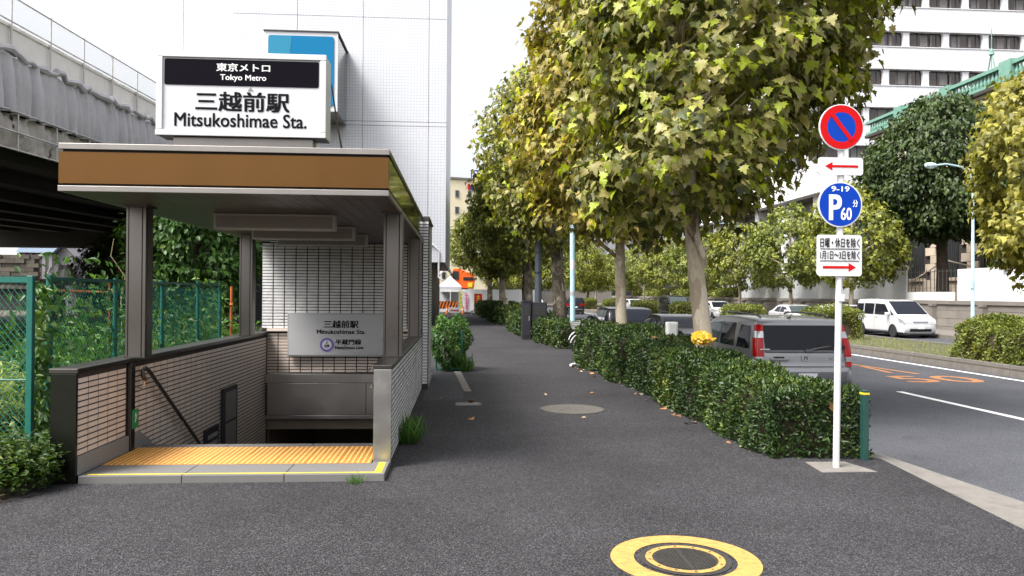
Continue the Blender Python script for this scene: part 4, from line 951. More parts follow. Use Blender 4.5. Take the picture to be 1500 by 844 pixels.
# ------------------------------------------------------------------ vehicles (local: +Y forward, origin on the road between the axles)
def resample(P, step=.07):
    out = [P[0]]
    for a, b in zip(P[:-1], P[1:]):
        L = math.hypot(b[0]-a[0], b[1]-a[1]); k = max(1, int(L/step))
        for i in range(1,k+1): out.append((a[0]+(b[0]-a[0])*i/k, a[1]+(b[1]-a[1])*i/k))
    return out
def smooth_prof(P, it=2):
    for _ in range(it):
        Q = [P[0]]
        for a, b in zip(P[:-1], P[1:]): Q += [(a[0]*.78+b[0]*.22, a[1]*.78+b[1]*.22), (a[0]*.22+b[0]*.78, a[1]*.22+b[1]*.78)]
        Q.append(P[-1]); P = Q
    return P
class Car:
    def __init__(s, name, label, W, H, belt, wb, wr, prof, paint, group=None, tumble=.16, sill=.28, glass='car_glass', yw=0):
        s.T = thing(name, label, 'car', (0,0,0), 0, group); s.W, s.H, s.belt, s.tum = W, H, belt, tumble
        s.P = resample(smooth_prof(prof)); s.y0 = min(p[0] for p in s.P); s.y1 = max(p[0] for p in s.P)
        s.ax = (yw-wb/2, yw+wb/2); s.wr = wr; s.sill = sill; s.glass = glass; s.paint = paint
        s.body()
    def w(s, y, z):
        k = s.W/2
        d = min(y-s.y0, s.y1-y); e = max(0, 1-d/.55)
        k *= 1-.13*e*e
        t = max(0, (z-s.belt)/(s.H-s.belt)); k *= 1-s.tum*t**1.25
        b = max(0, (.55-z)/.4); k *= 1-.05*b*b
        return k
    def zb(s, y):
        z = s.sill
        for a in s.ax:
            d = abs(y-a); ra = s.wr+.055
            if d < ra: z = max(z, s.wr-.02+math.sqrt(ra*ra-d*d)*.97)
        return z
    def nrm(s, i):
        a = s.P[max(0,i-1)]; b = s.P[min(len(s.P)-1,i+1)]; tx, tz = b[0]-a[0], b[1]-a[1]; l = math.hypot(tx,tz)+1e-9
        return (-tz/l, tx/l)      # outward for a rear-to-front outline
    def body(s):
        mb = MB(); fx = [-1,-.985,-.93,-.6,0,.6,.93,.985,1]; dr = [.045,.02,.006,.0,0,0,.006,.02,.045]
        n = len(s.P); K = 12; W_ = len(fx)
        for i,(y,z) in enumerate(s.P):
            nn = s.nrm(i)
            for f, d in zip(fx, dr):
                yy, zz = y-nn[0]*d, z-nn[1]*d
                # plan rounding of the nose and tail
                cur = .07*abs(f)**3 if abs(y) > max(abs(s.y0),abs(s.y1))-.35 else 0
                yy -= math.copysign(cur, y)*max(0,(abs(y)-(max(abs(s.y0),abs(s.y1))-.35))/.35)
                mb.v.append((f*s.w(y,z), yy, zz))
        for i in range(n-1):
            for k in range(W_-1):
                a = i*W_+k; mb.f.append((a,a+1,a+1+W_,a+W_))
        for sd_ in (0, W_-1):
            b0 = len(mb.v); sg = -1 if sd_ == 0 else 1
            for i,(y,z) in enumerate(s.P):
                top = mb.v[i*W_+sd_]; yb = min(max(y, s.y0+.08), s.y1-.08); zb_ = min(s.zb(yb), top[2]-.005)
                for k in range(1,K+1):
                    f = k/K; yy = top[1]*(1-f)+yb*f; zz = top[2]*(1-f)+zb_*f
                    mb.v.append((sg*s.w(yy,zz), yy, zz))
            for i in range(n-1):
                for k in range(K):
                    a = i*W_+sd_ if k == 0 else b0+i*K+k-1; b = (i+1)*W_+sd_ if k == 0 else b0+(i+1)*K+k-1
                    c = b0+(i+1)*K+k; d = b0+i*K+k
                    mb.f.append((a,b,c,d) if sg > 0 else (d,c,b,a))
        o = mb.build('body', m_[s.paint], s.T, smooth=True, angle=50)
        MB().box(-s.W/2+.12,s.W/2-.12,s.y0+.12,s.y1-.12,.16,.75).build('underbody', m_['rim_dark'], s.T)
        if not hasattr(Car,'wm'): Car.wm = {}
        if s.wr not in Car.wm:
            r_ = s.wr
            ty = MB().lathe([(r_*.64,-.10),(r_*.90,-.108),(r_*.985,-.085),(r_,-.03),(r_,.03),(r_*.985,.085),(r_*.90,.108),(r_*.64,.10)], n=28, axis='x', cz=0).mesh('tyre', True, 35)
            rm = MB().lathe([(r_*.65,-.09),(r_*.66,.095),(r_*.60,.098),(r_*.56,.06),(.02,.055)], n=28, axis='x').mesh('rim', True, 30)
            sp = MB()
            for k in range(6):
                a = k*math.pi/3; c, d_ = math.cos(a), math.sin(a)
                P4 = []
                for rr_, hw in ((.03,.035),(r_*.6,.028)):
                    for q in (-1,1): P4.append((rr_*c - q*hw*d_, rr_*d_ + q*hw*c))
                sp.hexa([(.060,*P4[0]),(.060,*P4[1]),(.060,*P4[3]),(.060,*P4[2]),(.095,*P4[0]),(.095,*P4[1]),(.095,*P4[3]),(.095,*P4[2])])
            Car.wm[s.wr] = (ty, rm, sp.mesh('spokes'))
        ty, rm, sp = Car.wm[s.wr]
        for a in s.ax:
            for sg in (-1,1):
                t = link('wheel', ty, m_['tyre'], s.T); t.location = (sg*(s.W/2-.115), a, s.wr); t.rotation_euler = (0,0,0 if sg > 0 else math.pi)
                link('rim', rm, m_['rim_dark'], t); link('spokes', sp, m_['rim'], t)
    def yrear(s, z):
        c = [p for p in s.P if p[0] < 0]; c.sort(key=lambda p: p[1]); return float(np.interp(z, [p[1] for p in c], [p[0] for p in c]))
    def yfront(s, z):
        c = [p for p in s.P if p[0] > 0]; c.sort(key=lambda p: p[1]); return float(np.interp(z, [p[1] for p in c], [p[0] for p in c]))
    def end_patch(s, name, z0, z1, f0, f1, mt, rear=True, off=.008, f0b=None, f1b=None, m=8, n=6, parent=None):
        """patch on the tail or nose between two heights and two width fractions"""
        mb = MB(); f0b = f0 if f0b is None else f0b; f1b = f1 if f1b is None else f1b
        for i in range(n+1):
            t = i/n; z = z0+(z1-z0)*t; y = s.yrear(z) if rear else s.yfront(z)
            a0 = f0b+(f0-f0b)*t; a1 = f1b+(f1-f1b)*t
            dz = .02; dy = ((s.yrear(z+dz)-s.yrear(z-dz)) if rear else (s.yfront(z+dz)-s.yfront(z-dz)))/(2*dz); l = math.hypot(1,dy)
            ny, nz_ = ((-1/l, dy/l) if rear else (1/l, -dy/l))
            for k in range(m+1):
                f = a0+(a1-a0)*k/m
                near = max(0,(abs(y)-(max(abs(s.y0),abs(s.y1))-.35))/.35)
                yy = y - math.copysign(.07*abs(f)**3*near, y) - ny*(.02*max(0,(abs(f)-.9)/.085))
                mb.v.append((f*s.w(y,z), yy+ny*off, z+nz_*off))
        for i in range(n):
            for k in range(m):
                a = i*(m+1)+k; mb.f.append((a,a+1,a+m+2,a+m+1))
        return mb.build(name, m_[mt], parent or s.T, smooth=True, angle=60)
    def side_patch(s, name, quad, mt, off=.008, sides=(-1,1), m=6, n=5):
        for sg in sides:
            mb = MB(); q = [Vector(p) for p in quad]
            for i in range(n+1):
                for k in range(m+1):
                    p = q[0].lerp(q[1],k/m).lerp(q[3].lerp(q[2],k/m), i/n)
                    mb.v.append((sg*(s.w(p[0],p[1])+off), p[0], p[1]))
            for i in range(n):
                for k in range(m):
                    a = i*(m+1)+k; f = (a,a+1,a+m+2,a+m+1); mb.f.append(f if sg < 0 else f[::-1])
            mb.build(name, m_[mt], s.T, smooth=True, angle=60)
    def corner_lamp(s, name, z0, z1, mt, rear=True, inner=.86, wrap=.16, off=.010, slant=0.0):
        for sg in (-1,1):
            mb = MB(); n = 8
            for i in range(n+1):
                z = z0+(z1-z0)*i/n; y = s.yrear(z) if rear else s.yfront(z); d = 1 if rear else -1
                w_ = s.w(y,z); w2 = s.w(y+d*wrap,z); near = max(0,(abs(y)-(max(abs(s.y0),abs(s.y1))-.35))/.35)
                yi = y - math.copysign(.07*inner**3*near, y)
                mb.v += [(sg*w_*inner, yi-d*off, z),(sg*(w_*.965), y - math.copysign(.06*near,y)-d*off*.6+d*.006, z),(sg*(s.w(y+d*.05,z)+off), y+d*.055, z+slant*.3),(sg*(w2+off), y+d*wrap, z+slant)]
            for i in range(n):
                for k in range(3):
                    a = i*4+k; mb.f.append((a,a+1,a+5,a+4))
            mb.build(name, m_[mt], s.T, smooth=True, angle=60)
    def mirror(s, y, z):
        for sg in (-1,1):
            x = s.w(y,z); MB().box(min(sg*x,sg*(x+.2)),max(sg*x,sg*(x+.2)),y-.05,y+.07,z-.02,z+.13).build('mirror', m_[s.paint], s.T, bevel=.03)
    def seams(s, ys, z0, z1):
        for y in ys: s.side_patch('door_seam', [(y-.006,z0),(y+.006,z0),(y+.006,z1),(y-.006,z1)], 'black_gap', .004, m=1, n=6)
    def handles(s, ys, z):
        for y in ys:
            for sg in (-1,1):
                x = s.w(y,z); MB().box(min(sg*x,sg*(x+.035)),max(sg*x,sg*(x+.035)),y-.09,y+.09,z-.018,z+.018).build('door_handle', m_[s.paint], s.T, bevel=.01)
    def plate(s, z, rear=True):
        y = (s.yrear(z) if rear else s.yfront(z)); d = -1 if rear else 1
        MB().box(-.165,.165,min(y+d*.012,y+d*.022),max(y+d*.012,y+d*.022),z-.08,z+.08).build('number_plate', m_['plate'], s.T)
    def put(s, x, y, rot=0): s.T.location = (x,y,-.22); s.T.rotation_euler = (0,0,rot); return s.T

SUVP = [(-2.20,.40),(-2.29,.50),(-2.31,.62),(-2.29,.76),(-2.22,.80),(-2.205,1.03),(-2.10,1.36),(-1.99,1.60),(-1.90,1.645),(-1.75,1.66),(-.9,1.69),(-.1,1.685),(.35,1.62),(.75,1.42),(1.22,1.10),(1.45,1.045),(2.0,.95),(2.17,.84),(2.23,.65),(2.24,.5),(2.15,.32)]
c = Car('parked_suv', 'grey SUV parked beyond the hedge with tall red tail lights', 1.80,1.69,1.02,2.62,.34,SUVP,'car_grey',tumble=.15)
c.end_patch('rear_window', 1.09,1.535,-.87,.87,'car_glass',f0b=-.84,f1b=.84)
c.end_patch('window_base', 1.055,1.085,-.86,.86,'car_plastic',off=.01)
for z in (1.045,.79): c.end_patch('tailgate_seam', z-.005,z+.005,-.84,.84,'black_gap',off=.009)
c.corner_lamp('tail_light', .97,1.31,'lamp_red',inner=.865,wrap=.14)
c.corner_lamp('tail_light', 1.31,1.43,'lamp_clear',inner=.865,wrap=.11)
c.corner_lamp('tail_light', 1.43,1.55,'lamp_red',inner=.87,wrap=.08)
c.corner_lamp('tail_light', .79,.88,'lamp_red',inner=.90,wrap=.12); c.corner_lamp('tail_light', .88,.965,'lamp_clear',inner=.89,wrap=.13)
c.end_patch('bumper', .46,.70,-.93,.93,'car_plastic',off=.012)
y9 = c.yrear(.93)
MB().box(-.62,-.30,y9-.045,y9-.006,.90,.945).build('tailgate_handle', m_['car_grey'], c.T, bevel=.012)
MB().box(-.55,-.38,y9-.030,y9-.006,.946,.975).build('handle_recess', m_['black_gap'], c.T, bevel=.006)
em = MB().prism(rrect(-.065,.065,.90,1.0,.02), y9-.020, y9-.008).build('emblem', m_['chrome'], c.T)
MB().prism([(-.035,.915),(-.018,.915),(-.012,.945),(.012,.945),(.018,.915),(.035,.915),(.028,.985),(.010,.985),(.008,.96),(-.008,.96),(-.010,.985),(-.028,.985)], y9-.024, y9-.021).build('emblem_letter', m_['car_plastic'], em)
letters('model_lettering', 'CR-V', .44,.66,.925,.975, y9-.012, m_['chrome'], c.T, .02)
c.plate(.60)
yw_ = c.yrear(1.10)
MB().tube([(.05,yw_-.03,1.085),(.18,yw_-.035,1.12),(.62,yw_+.01,1.20)], [.02,.016,.008], 6).box(.0,.12,yw_-.05,yw_-.005,1.06,1.11).build('rear_wiper', m_['car_plastic'], c.T)
MB().prism([(.14,1.10),(.70,1.10),(.72,1.17),(.34,1.235)], yw_-.016, yw_-.014).build('window_sticker', m_['black_gap'], c.T)
MB().box(-.79,-.62,yw_-.012,yw_-.008,1.095,1.115).build('window_label', m_['plate'], c.T)
c.side_patch('side_window', [(-1.93,1.10),(-1.28,1.10),(-1.32,1.53),(-1.80,1.52)],'car_glass')
c.side_patch('side_window', [(-1.14,1.10),(-.36,1.10),(-.36,1.55),(-1.06,1.55)],'car_glass')
c.side_patch('side_window', [(-.28,1.10),(.92,1.12),(.42,1.50),(-.28,1.55)],'car_glass_clear')
c.end_patch('windshield', 1.14,1.58,-.88,.88,'car_glass',rear=False)
c.corner_lamp('headlight', .72,.90,'lamp_clear',False,.62,.3); c.mirror(.75,1.12)
c.seams((-1.22,-.32,.95),.4,1.6); c.handles((-1.05,-.15),.95)
c.side_patch('lower_cladding', [(-1.75,.30),(1.75,.30),(1.75,.42),(-1.75,.42)],'car_plastic',.012,m=12)
for sg in (-1,1): MB().tube([(sg*.62,-1.75,1.675),(sg*.63,-1.6,1.725),(sg*.65,-.4,1.745),(sg*.64,.1,1.735),(sg*.63,.22,1.69)], .018, 8).build('roof_rail', m_['car_plastic'], c.T, smooth=True)
MB().tube([(-.1,-1.75,1.665),(-.1,-1.95,1.78)], [.008,.003], 5).box(-.12,-.08,-1.79,-1.71,1.66,1.685).build('aerial', m_['car_plastic'], c.T)
c.put(5.98,14.95,R(-1.0)).scale = (1,1,.945)

VANP = [(-2.20,.34),(-2.28,.45),(-2.29,.70),(-2.25,1.05),(-2.18,1.45),(-2.08,1.76),(-1.9,1.83),(-.8,1.86),(.3,1.84),(.75,1.74),(1.15,1.45),(1.62,1.10),(1.78,1.03),(2.10,.93),(2.26,.78),(2.30,.55),(2.28,.38),(2.2,.24)]
c = Car('white_minivan', 'white minivan on the far carriageway facing the camera', 1.72,1.86,1.02,2.83,.315,VANP,'car_white',tumble=.13,yw=-.05)
c.side_patch('side_window', [(-2.10,1.12),(-1.30,1.10),(-1.32,1.62),(-1.98,1.62)],'car_glass')
c.side_patch('side_window', [(-1.20,1.10),(-.32,1.08),(-.32,1.63),(-1.22,1.63)],'car_glass')
c.side_patch('side_window', [(-.22,1.08),(1.18,1.08),(.62,1.60),(-.22,1.63)],'car_glass')
c.side_patch('quarter_window', [(1.24,1.08),(1.50,1.08),(1.22,1.26),(1.12,1.36)],'car_glass')
c.end_patch('windshield', 1.12,1.74,-.90,.90,'car_glass',rear=False)
c.corner_lamp('headlight', .68,.88,'lamp_clear',False,.56,.36,slant=.06)
c.end_patch('grille', .70,.82,-.50,.50,'chrome',False,.012); c.end_patch('grille_slot', .73,.785,-.48,.48,'car_plastic',False,.016)
c.end_patch('air_intake', .33,.46,-.70,.70,'black_gap',False,.012); c.plate(.53,False); c.corner_lamp('tail_light', .95,1.6,'lamp_red',True,.88,.08)
c.mirror(1.05,1.08); c.seams((-1.26,-.27,1.15),.32,1.66); c.handles((-1.05,-.05),.98)
c.side_patch('sill_trim', [(-1.0,.26),(1.0,.26),(1.0,.33),(-1.0,.33)],'car_plastic',.010,m=8)
c.put(21.6,36.6,R(180))

BVP = [(-2.38,.36),(-2.45,.5),(-2.44,.75),(-2.36,1.1),(-2.25,1.55),(-2.1,1.82),(-1.8,1.9),(-.6,1.94),(.4,1.91),(.85,1.80),(1.35,1.45),(1.72,1.14),(1.9,1.08),(2.25,1.0),(2.42,.86),(2.45,.6),(2.42,.4),(2.35,.26)]
c = Car('dark_minivan', 'dark blue-black minivan coming along the far carriageway', 1.83,1.94,1.08,2.95,.34,BVP,'car_black',tumble=.13)
for q in ([(-2.15,1.16),(-1.35,1.14),(-1.38,1.70),(-2.05,1.70)],[(-1.25,1.14),(-.32,1.12),(-.32,1.72),(-1.27,1.72)],[(-.22,1.12),(1.35,1.14),(.70,1.66),(-.22,1.72)]): c.side_patch('side_window', q,'car_glass')
c.end_patch('windshield', 1.2,1.80,-.90,.90,'car_glass_clear',rear=False); c.corner_lamp('headlight', .75,.95,'lamp_clear',False,.58,.3)
c.end_patch('grille', .62,.88,-.5,.5,'chrome',False,.012); c.plate(.5,False); c.mirror(1.2,1.14); c.seams((-1.3,-.27,1.3),.34,1.75)
c.put(19.4,68,R(180))

HBP = [(-1.95,.34),(-2.0,.5),(-1.98,.8),(-1.88,1.05),(-1.65,1.38),(-1.5,1.46),(-.7,1.52),(.2,1.50),(.55,1.40),(1.0,1.12),(1.3,.95),(1.75,.84),(1.95,.70),(2.0,.5),(1.95,.25)]
def hatch(label, paint, x, y, rot, group=None, name='hatchback'):
    c = Car(name, label, 1.69,1.52,.92,2.55,.30,HBP,paint,group,tumble=.17)
    c.side_patch('side_window', [(-1.15,.98),(-.32,.97),(-.32,1.38),(-1.0,1.36)],'car_glass'); c.side_patch('side_window', [(-.24,.97),(.92,.97),(.42,1.32),(-.24,1.39)],'car_glass')
    c.side_patch('quarter_window', [(-1.62,1.08),(-1.25,1.0),(-1.12,1.33),(-1.42,1.28)],'car_glass')
    c.end_patch('windshield', 1.0,1.42,-.88,.88,'car_glass',rear=False); c.end_patch('rear_window', 1.02,1.38,-.82,.82,'car_glass')
    c.corner_lamp('headlight', .66,.83,'lamp_clear',False,.58,.34,slant=.05); c.corner_lamp('tail_light', .75,1.05,'lamp_red',True,.76,.16)
    c.end_patch('grille', .56,.64,-.5,.5,'car_plastic',False,.012); c.end_patch('air_intake', .32,.45,-.6,.6,'black_gap',False,.012); c.plate(.5,False); c.plate(.6,True)
    c.mirror(.75,.98); c.seams((-.28,.95),.3,1.36); c.handles((-1.0,-.1),.86); c.put(x,y,rot); return c
hatch('white hatchback behind the nearest pale trunk on the far side', 'car_white', 21.3,62,R(180))
SDP = [(-2.25,.34),(-2.32,.5),(-2.31,.85),(-2.22,.98),(-1.70,1.04),(-1.45,1.12),(-.95,1.37),(-.6,1.43),(.1,1.44),(.45,1.38),(1.05,1.05),(1.3,.96),(2.0,.86),(2.25,.72),(2.32,.5),(2.25,.25)]
def sedan(label, paint, x, y, rot, name='sedan', group=None):
    c = Car(name, label, 1.76,1.44,.93,2.7,.315,SDP,paint,group,tumble=.19)
    c.side_patch('side_window', [(-1.15,1.0),(-.30,.98),(-.30,1.33),(-.80,1.30)],'car_glass'); c.side_patch('side_window', [(-.22,.98),(.98,.98),(.42,1.28),(-.22,1.33)],'car_glass')
    c.end_patch('windshield', 1.02,1.37,-.88,.88,'car_glass_clear',rear=False); c.end_patch('rear_window', 1.12,1.36,-.84,.84,'car_glass')
    c.corner_lamp('headlight', .64,.78,'lamp_clear',False,.58,.32); c.corner_lamp('tail_light', .72,.92,'lamp_red',True,.62,.2)
    c.end_patch('grille', .56,.72,-.42,.42,'car_plastic',False,.012); c.plate(.45,False); c.plate(.62,True)
    c.mirror(.80,1.0); c.seams((-.26,1.0),.3,1.3); c.handles((-.95,-.1),.88); c.put(x,y,rot); return c
sedan('white sedan on the far carriageway behind the grey SUV', 'car_white', 20.7,45.8,R(180))
hatch('white wagon behind the sign pole on the far carriageway', 'car_white', 21.5,41.2,R(180), name='wagon')
sedan('black car parked just ahead of the grey SUV', 'car_black', 6.15,21.3,R(-1))
WGP = [(-2.2,.34),(-2.28,.5),(-2.27,.8),(-2.2,1.0),(-2.02,1.32),(-1.85,1.47),(-1.6,1.50),(-.6,1.53),(.1,1.51),(.5,1.42),(1.1,1.06),(1.35,.98),(1.95,.88),(2.2,.74),(2.27,.5),(2.2,.25)]
c = Car('black_wagon', 'black station wagon parked behind the second trunk', 1.78,1.53,.98,2.7,.32,WGP,'car_black',tumble=.17)
for q in ([(-2.0,1.12),(-1.3,1.04),(-1.3,1.40),(-1.78,1.40)],[(-1.2,1.03),(-.34,1.02),(-.34,1.42),(-1.2,1.42)],[(-.26,1.02),(1.0,1.02),(.45,1.36),(-.26,1.42)]): c.side_patch('side_window', q,'car_glass')
c.end_patch('rear_window', 1.06,1.42,-.86,.86,'car_glass'); c.end_patch('windshield', 1.06,1.44,-.88,.88,'car_glass',rear=False)
c.corner_lamp('tail_light', .80,1.0,'lamp_red',True,.7,.2); c.plate(.66); c.mirror(.85,1.03); c.seams((-1.25,-.3,1.0),.32,1.4); c.corner_lamp('headlight',.66,.82,'lamp_clear',False,.58,.3)
c.put(5.95,28.2,R(-1))
c = Car('moving_suv', 'black SUV with lit red tail lights driving away down the road', 1.88,1.70,1.05,2.8,.36,SUVP,'car_black',tumble=.16)
c.end_patch('rear_window', 1.12,1.52,-.80,.80,'car_glass'); c.corner_lamp('tail_light', .86,1.06,'lamp_red',True,.56,.2); c.plate(.72); c.end_patch('bumper',.46,.56,-.9,.9,'chrome',off=.012)
c.side_patch('side_window', [(-1.8,1.12),(.8,1.12),(.4,1.5),(-1.7,1.52)],'car_glass'); c.mirror(.8,1.1)
c.put(11.2,76,0)
hatch('white car roof showing above the median hedge between the trunks', 'car_white', 19.4,84,R(180), name='distant_car')
hatch('dark hatchback among the distant traffic', 'car_black', 20.9,98,R(180), name='distant_car')
hatch('red-lit silver car queuing at the far end of the road', 'car_silver', 7.4,88,0, name='distant_car')
sedan('white van-like car far down the road at the junction', 'car_white', 9.8,100,0, name='distant_car')

# ------------------------------------------------------------------ bicycle(s) behind the hedge gap
def bicycle(label, x, y, rot, paint, group='bicycles parked by the hedge gap'):
    T = thing('bicycle', label, 'bicycle', (0,0,0), 0, group)
    for yy in (-.53,.53):
        wv = MB(); n = 28
        wv.tube([(0,yy+.32*math.cos(2*math.pi*k/n),.33+.32*math.sin(2*math.pi*k/n)) for k in range(n+1)], .016, 6, False)
        wl = wv.build('wheel', m_['tyre'], T, smooth=True)
        sp = MB()
        for k in range(12):
            a = 2*math.pi*k/12; sp.tube([(0,yy,.33),(0,yy+.31*math.cos(a),.33+.31*math.sin(a))], .003, 4, False)
        sp.tube([(-.05,yy,.33),(.05,yy,.33)], .022, 8).build('spokes', m_['chrome'], wl)
        MB().tube([(0,yy+.35*math.cos(R(q)),.33+.35*math.sin(R(q))) for q in range(20,165,12)], .02, 6).build('mudguard', m_['white_metal'], T, smooth=True)
    f = MB().tube([(0,-.53,.33),(0,-.12,.30),(0,-.22,.80)], .016, 8).tube([(0,-.12,.30),(0,.38,.72)], .02, 8).tube([(0,-.2,.62),(0,.36,.80)], .016, 8).tube([(0,.53,.33),(0,.40,.72),(0,.34,.98)], .016, 8).tube([(0,-.53,.33),(0,-.2,.62)], .012, 8)
    f.build('frame', m_[paint], T, smooth=True)
    MB().box(-.09,.09,-.36,-.10,.82,.87).build('saddle', m_['tyre'], T, bevel=.03)
    MB().tube([(-.28,.20,1.03),(-.2,.32,1.0),(0,.34,.98),(.2,.32,1.0),(.28,.20,1.03)], .013, 8).build('handlebar', m_['chrome'], T, smooth=True)
    bk = MB()
    for k in range(5): 
        z = .78+k*.055; e = .02*k
        bk.tube([(-.15-e*.4,.45,z),(.15+e*.4,.45,z),(.15+e*.4,.70+e*.5,z),(-.15-e*.4,.70+e*.5,z),(-.15-e*.4,.45,z)], .005, 4)
    for k in range(7):
        xx = -.15+k*.05; bk.tube([(xx,.45,.78),(xx,.45,1.0)], .004, 4).tube([(xx,.70,.78),(xx,.74,1.0)], .004, 4)
    bk.build('basket', m_['frame_grey'], T)
    MB().tube([(0,-.12,.30),(.06,-.12,.30),(.08,-.12,.14)], .01, 6).box(.05,.14,-.17,-.07,.12,.15).build('pedal', m_['car_plastic'], T)
    T.location = (x,y,0); T.rotation_euler = (R(-6),0,rot); return T
bicycle('bicycle with white mudguards in the gap left of the pale blue pole', 3.95,20.6,R(97),'white_metal')
bicycle('bicycle with dark frame just behind the pale blue pole', 4.05,21.6,R(84),'cabinet')
bicycle('blue bicycle half hidden behind the hedge near the third trunk', 4.2,23.2,R(95),'sign_blue')

# ------------------------------------------------------------------ pavement ironwork
MH = thing('manhole_cover', 'round iron cover with thick yellow painted ring in the foreground', 'manhole cover', (1.49,4.94,0), world=True)
def annulus(ro, ri, z, n=64, cx=1.49, cy=4.94):
    b = MB()
    for i in range(n):
        a, c_ = 2*math.pi*i/n, 2*math.pi*(i+1)/n
        b.add([(cx+ro*math.cos(a),cy+ro*math.sin(a),z),(cx+ro*math.cos(c_),cy+ro*math.sin(c_),z),(cx+ri*math.cos(c_),cy+ri*math.sin(c_),z),(cx+ri*math.cos(a),cy+ri*math.sin(a),z)], [(0,1,2,3)])
    return b
annulus(.49,.335,.004).build('painted_ring', m_['ring_paint'], MH)
annulus(.300,.262,.006).build('iron_frame', m_['iron'], MH)
annulus(.260,.215,.008).build('yellow_rim', m_['ring_paint'], MH)
MB().lathe([(.2615,.0),(.2615,.005)], 1.49,4.94,48).build('cover_plate', m_['iron'], MH)
st_ = MB()
for i in range(-9,10):
    for j in range(-9,10):
        if math.hypot(i,j)*.0225 < .195 and abs(i) > 0: st_.box(1.49+i*.0225-.0075,1.49+i*.0225+.0075,4.94+j*.0225-.0075,4.94+j*.0225+.0075,.005,.011)
sg_ = st_.build('cover_studs', m_['iron'], MH); sg_['kind'] = 'stuff'
for k in range(12):
    a = 2*math.pi*k/12; MB().lathe([(.010,0),(.008,.002)], 1.49+.237*math.cos(a),4.94+.237*math.sin(a),8,'z',.0082).build('rim_bolt', m_['iron'], MH)
RC = thing('utility_cover', 'round grey concrete cover set in the pavement by the hedge', 'manhole cover', (1.70,11.45,0), world=True)
MB().lathe([(.50,0),(.50,.004)], 1.70,11.45,48).build('rim', m_['iron'], RC)
MB().lathe([(.475,.0),(.475,.010)], 1.70,11.45,48).build('concrete_lid', m_['lid'], RC)
for k in range(4): MB().box(1.50+k*.11,1.56+k*.11,11.35+(k%2)*.18,11.37+(k%2)*.18,.0102,.0125).build('lid_slot', m_['iron'], RC)
QC = thing('valve_cover', 'small pale rectangular cover in the middle of the pavement', 'cover', (.12,12.0,0), world=True)
MB().box(-.08,.33,11.85,12.2,-.01,.004).build('frame', m_['iron'], QC); MB().box(-.05,.30,11.88,12.17,.0,.008).build('lid', m_['concrete'], QC)
eg = MB().hexa([(.06,13.55,-.05),(.19,13.55,-.05),(.0,17.0,-.05),(-.15,17.0,-.05),(.06,13.55,.012),(.19,13.55,.012),(.0,17.0,.012),(-.15,17.0,.012)]).build('edging_stone', m_['concrete_dk'])
tag(eg, 'narrow grey edging strip leading to the ivy-covered rail', 'edging')

# ------------------------------------------------------------------ green chain-link fence on the left
def chain(mb, p0, p1, z0, z1, pitch=.062, r_=.0026):
    p0 = Vector(p0); p1 = Vector(p1); d = (p1-p0); L = d.length; d.normalize(); h = z1-z0; k = 1.25
    u = -h/k
    while u < L:
        for sg in (1,-1):
            # line from (u,0) rising to (u+h/k,h) or mirrored
            a0, a1 = (u, u+h/k); t0 = max(0,(0-a0)/(a1-a0)); t1 = min(1,(L-a0)/(a1-a0))
            if t1 <= t0: continue
            q = []
            for t in (t0,t1):
                a = a0+(a1-a0)*t; z = z0+h*t if sg > 0 else z1-h*t
                q.append(Vector((p0.x+d.x*a, p0.y+d.y*a, z)))
            mb.tube(q, r_, 3, False)
        u += pitch
F1 = thing('chain_link_fence', 'green chain-link fence running beside the entrance wall', 'fence', (-4.5,8.6,0), world=True)
for yy in (8.62,10.2,11.75,13.3,14.5): MB().tube([(-4.5,yy,-.1),(-4.5,yy,1.92)], .036 if yy<9 else .028, 10).build('fence_post', m_['fence_green'], F1, smooth=True)
MB().box(-4.525,-4.475,8.62,14.5,1.86,1.90).build('top_rail', m_['fence_green'], F1); MB().tube([(-4.5,8.62,.08),(-4.5,14.5,.08)], .014, 6).build('bottom_rail', m_['fence_green'], F1)
mb = MB(); chain(mb,(-4.5,8.62,0),(-4.5,14.5,0),.09,1.86); o = mb.build('wire_mesh', m_['fence_green'], F1); o['kind'] = 'stuff'
F2 = thing('chain_link_fence', 'green chain-link fence panel at the left edge of the photograph', 'fence', (-4.4,7.85,0), world=True)
for x,y in ((-4.33,7.95),(-6.1,8.05),(-7.9,8.15)): MB().box(x-.03,x+.03,y-.03,y+.03,-.1,1.90).build('fence_post', m_['fence_green'], F2, bevel=.006)
MB().hexa([(-7.9,8.12,1.83),(-4.33,7.92,1.83),(-4.33,7.97,1.83),(-7.9,8.17,1.83),(-7.9,8.12,1.89),(-4.33,7.92,1.89),(-4.33,7.97,1.89),(-7.9,8.17,1.89)]).build('top_rail', m_['fence_green'], F2)
MB().tube([(-7.9,8.15,.85),(-4.33,7.95,.85)], .008, 5).build('tension_wire', m_['fence_green'], F2)
mb = MB(); chain(mb,(-7.9,8.15,0),(-4.33,7.95,0),.05,1.83,.062,.0034); o = mb.build('wire_mesh', m_['fence_green'], F2); o['kind'] = 'stuff'
OP = thing('orange_stake', 'rusty orange pipe stake at the far end of the fence', 'stake', (-4.5,15.2,0), world=True)
MB().tube([(-4.5,15.2,-.1),(-4.5,15.2,1.86)], .026, 8).tube([(-4.53,15.2,1.5),(-4.47,15.2,1.5)], .04, 8).build('pipe', m_['rust_orange'], OP, smooth=True)
OR = thing('orange_rail', 'orange pipe rail in the lot behind the chain-link fence', 'railing', (-9.8,20,0), world=True)
MB().tube([(-10.6,20,1.76),(-8.9,20.1,1.72)], .03, 8).build('rail', m_['rust_orange'], OR, smooth=True)
for xx in (-10.5,-9.0): MB().tube([(xx,20.05,-.1),(xx,20.05,2.0)], .028, 8).build('stake', m_['rust_orange'], OR, smooth=True)
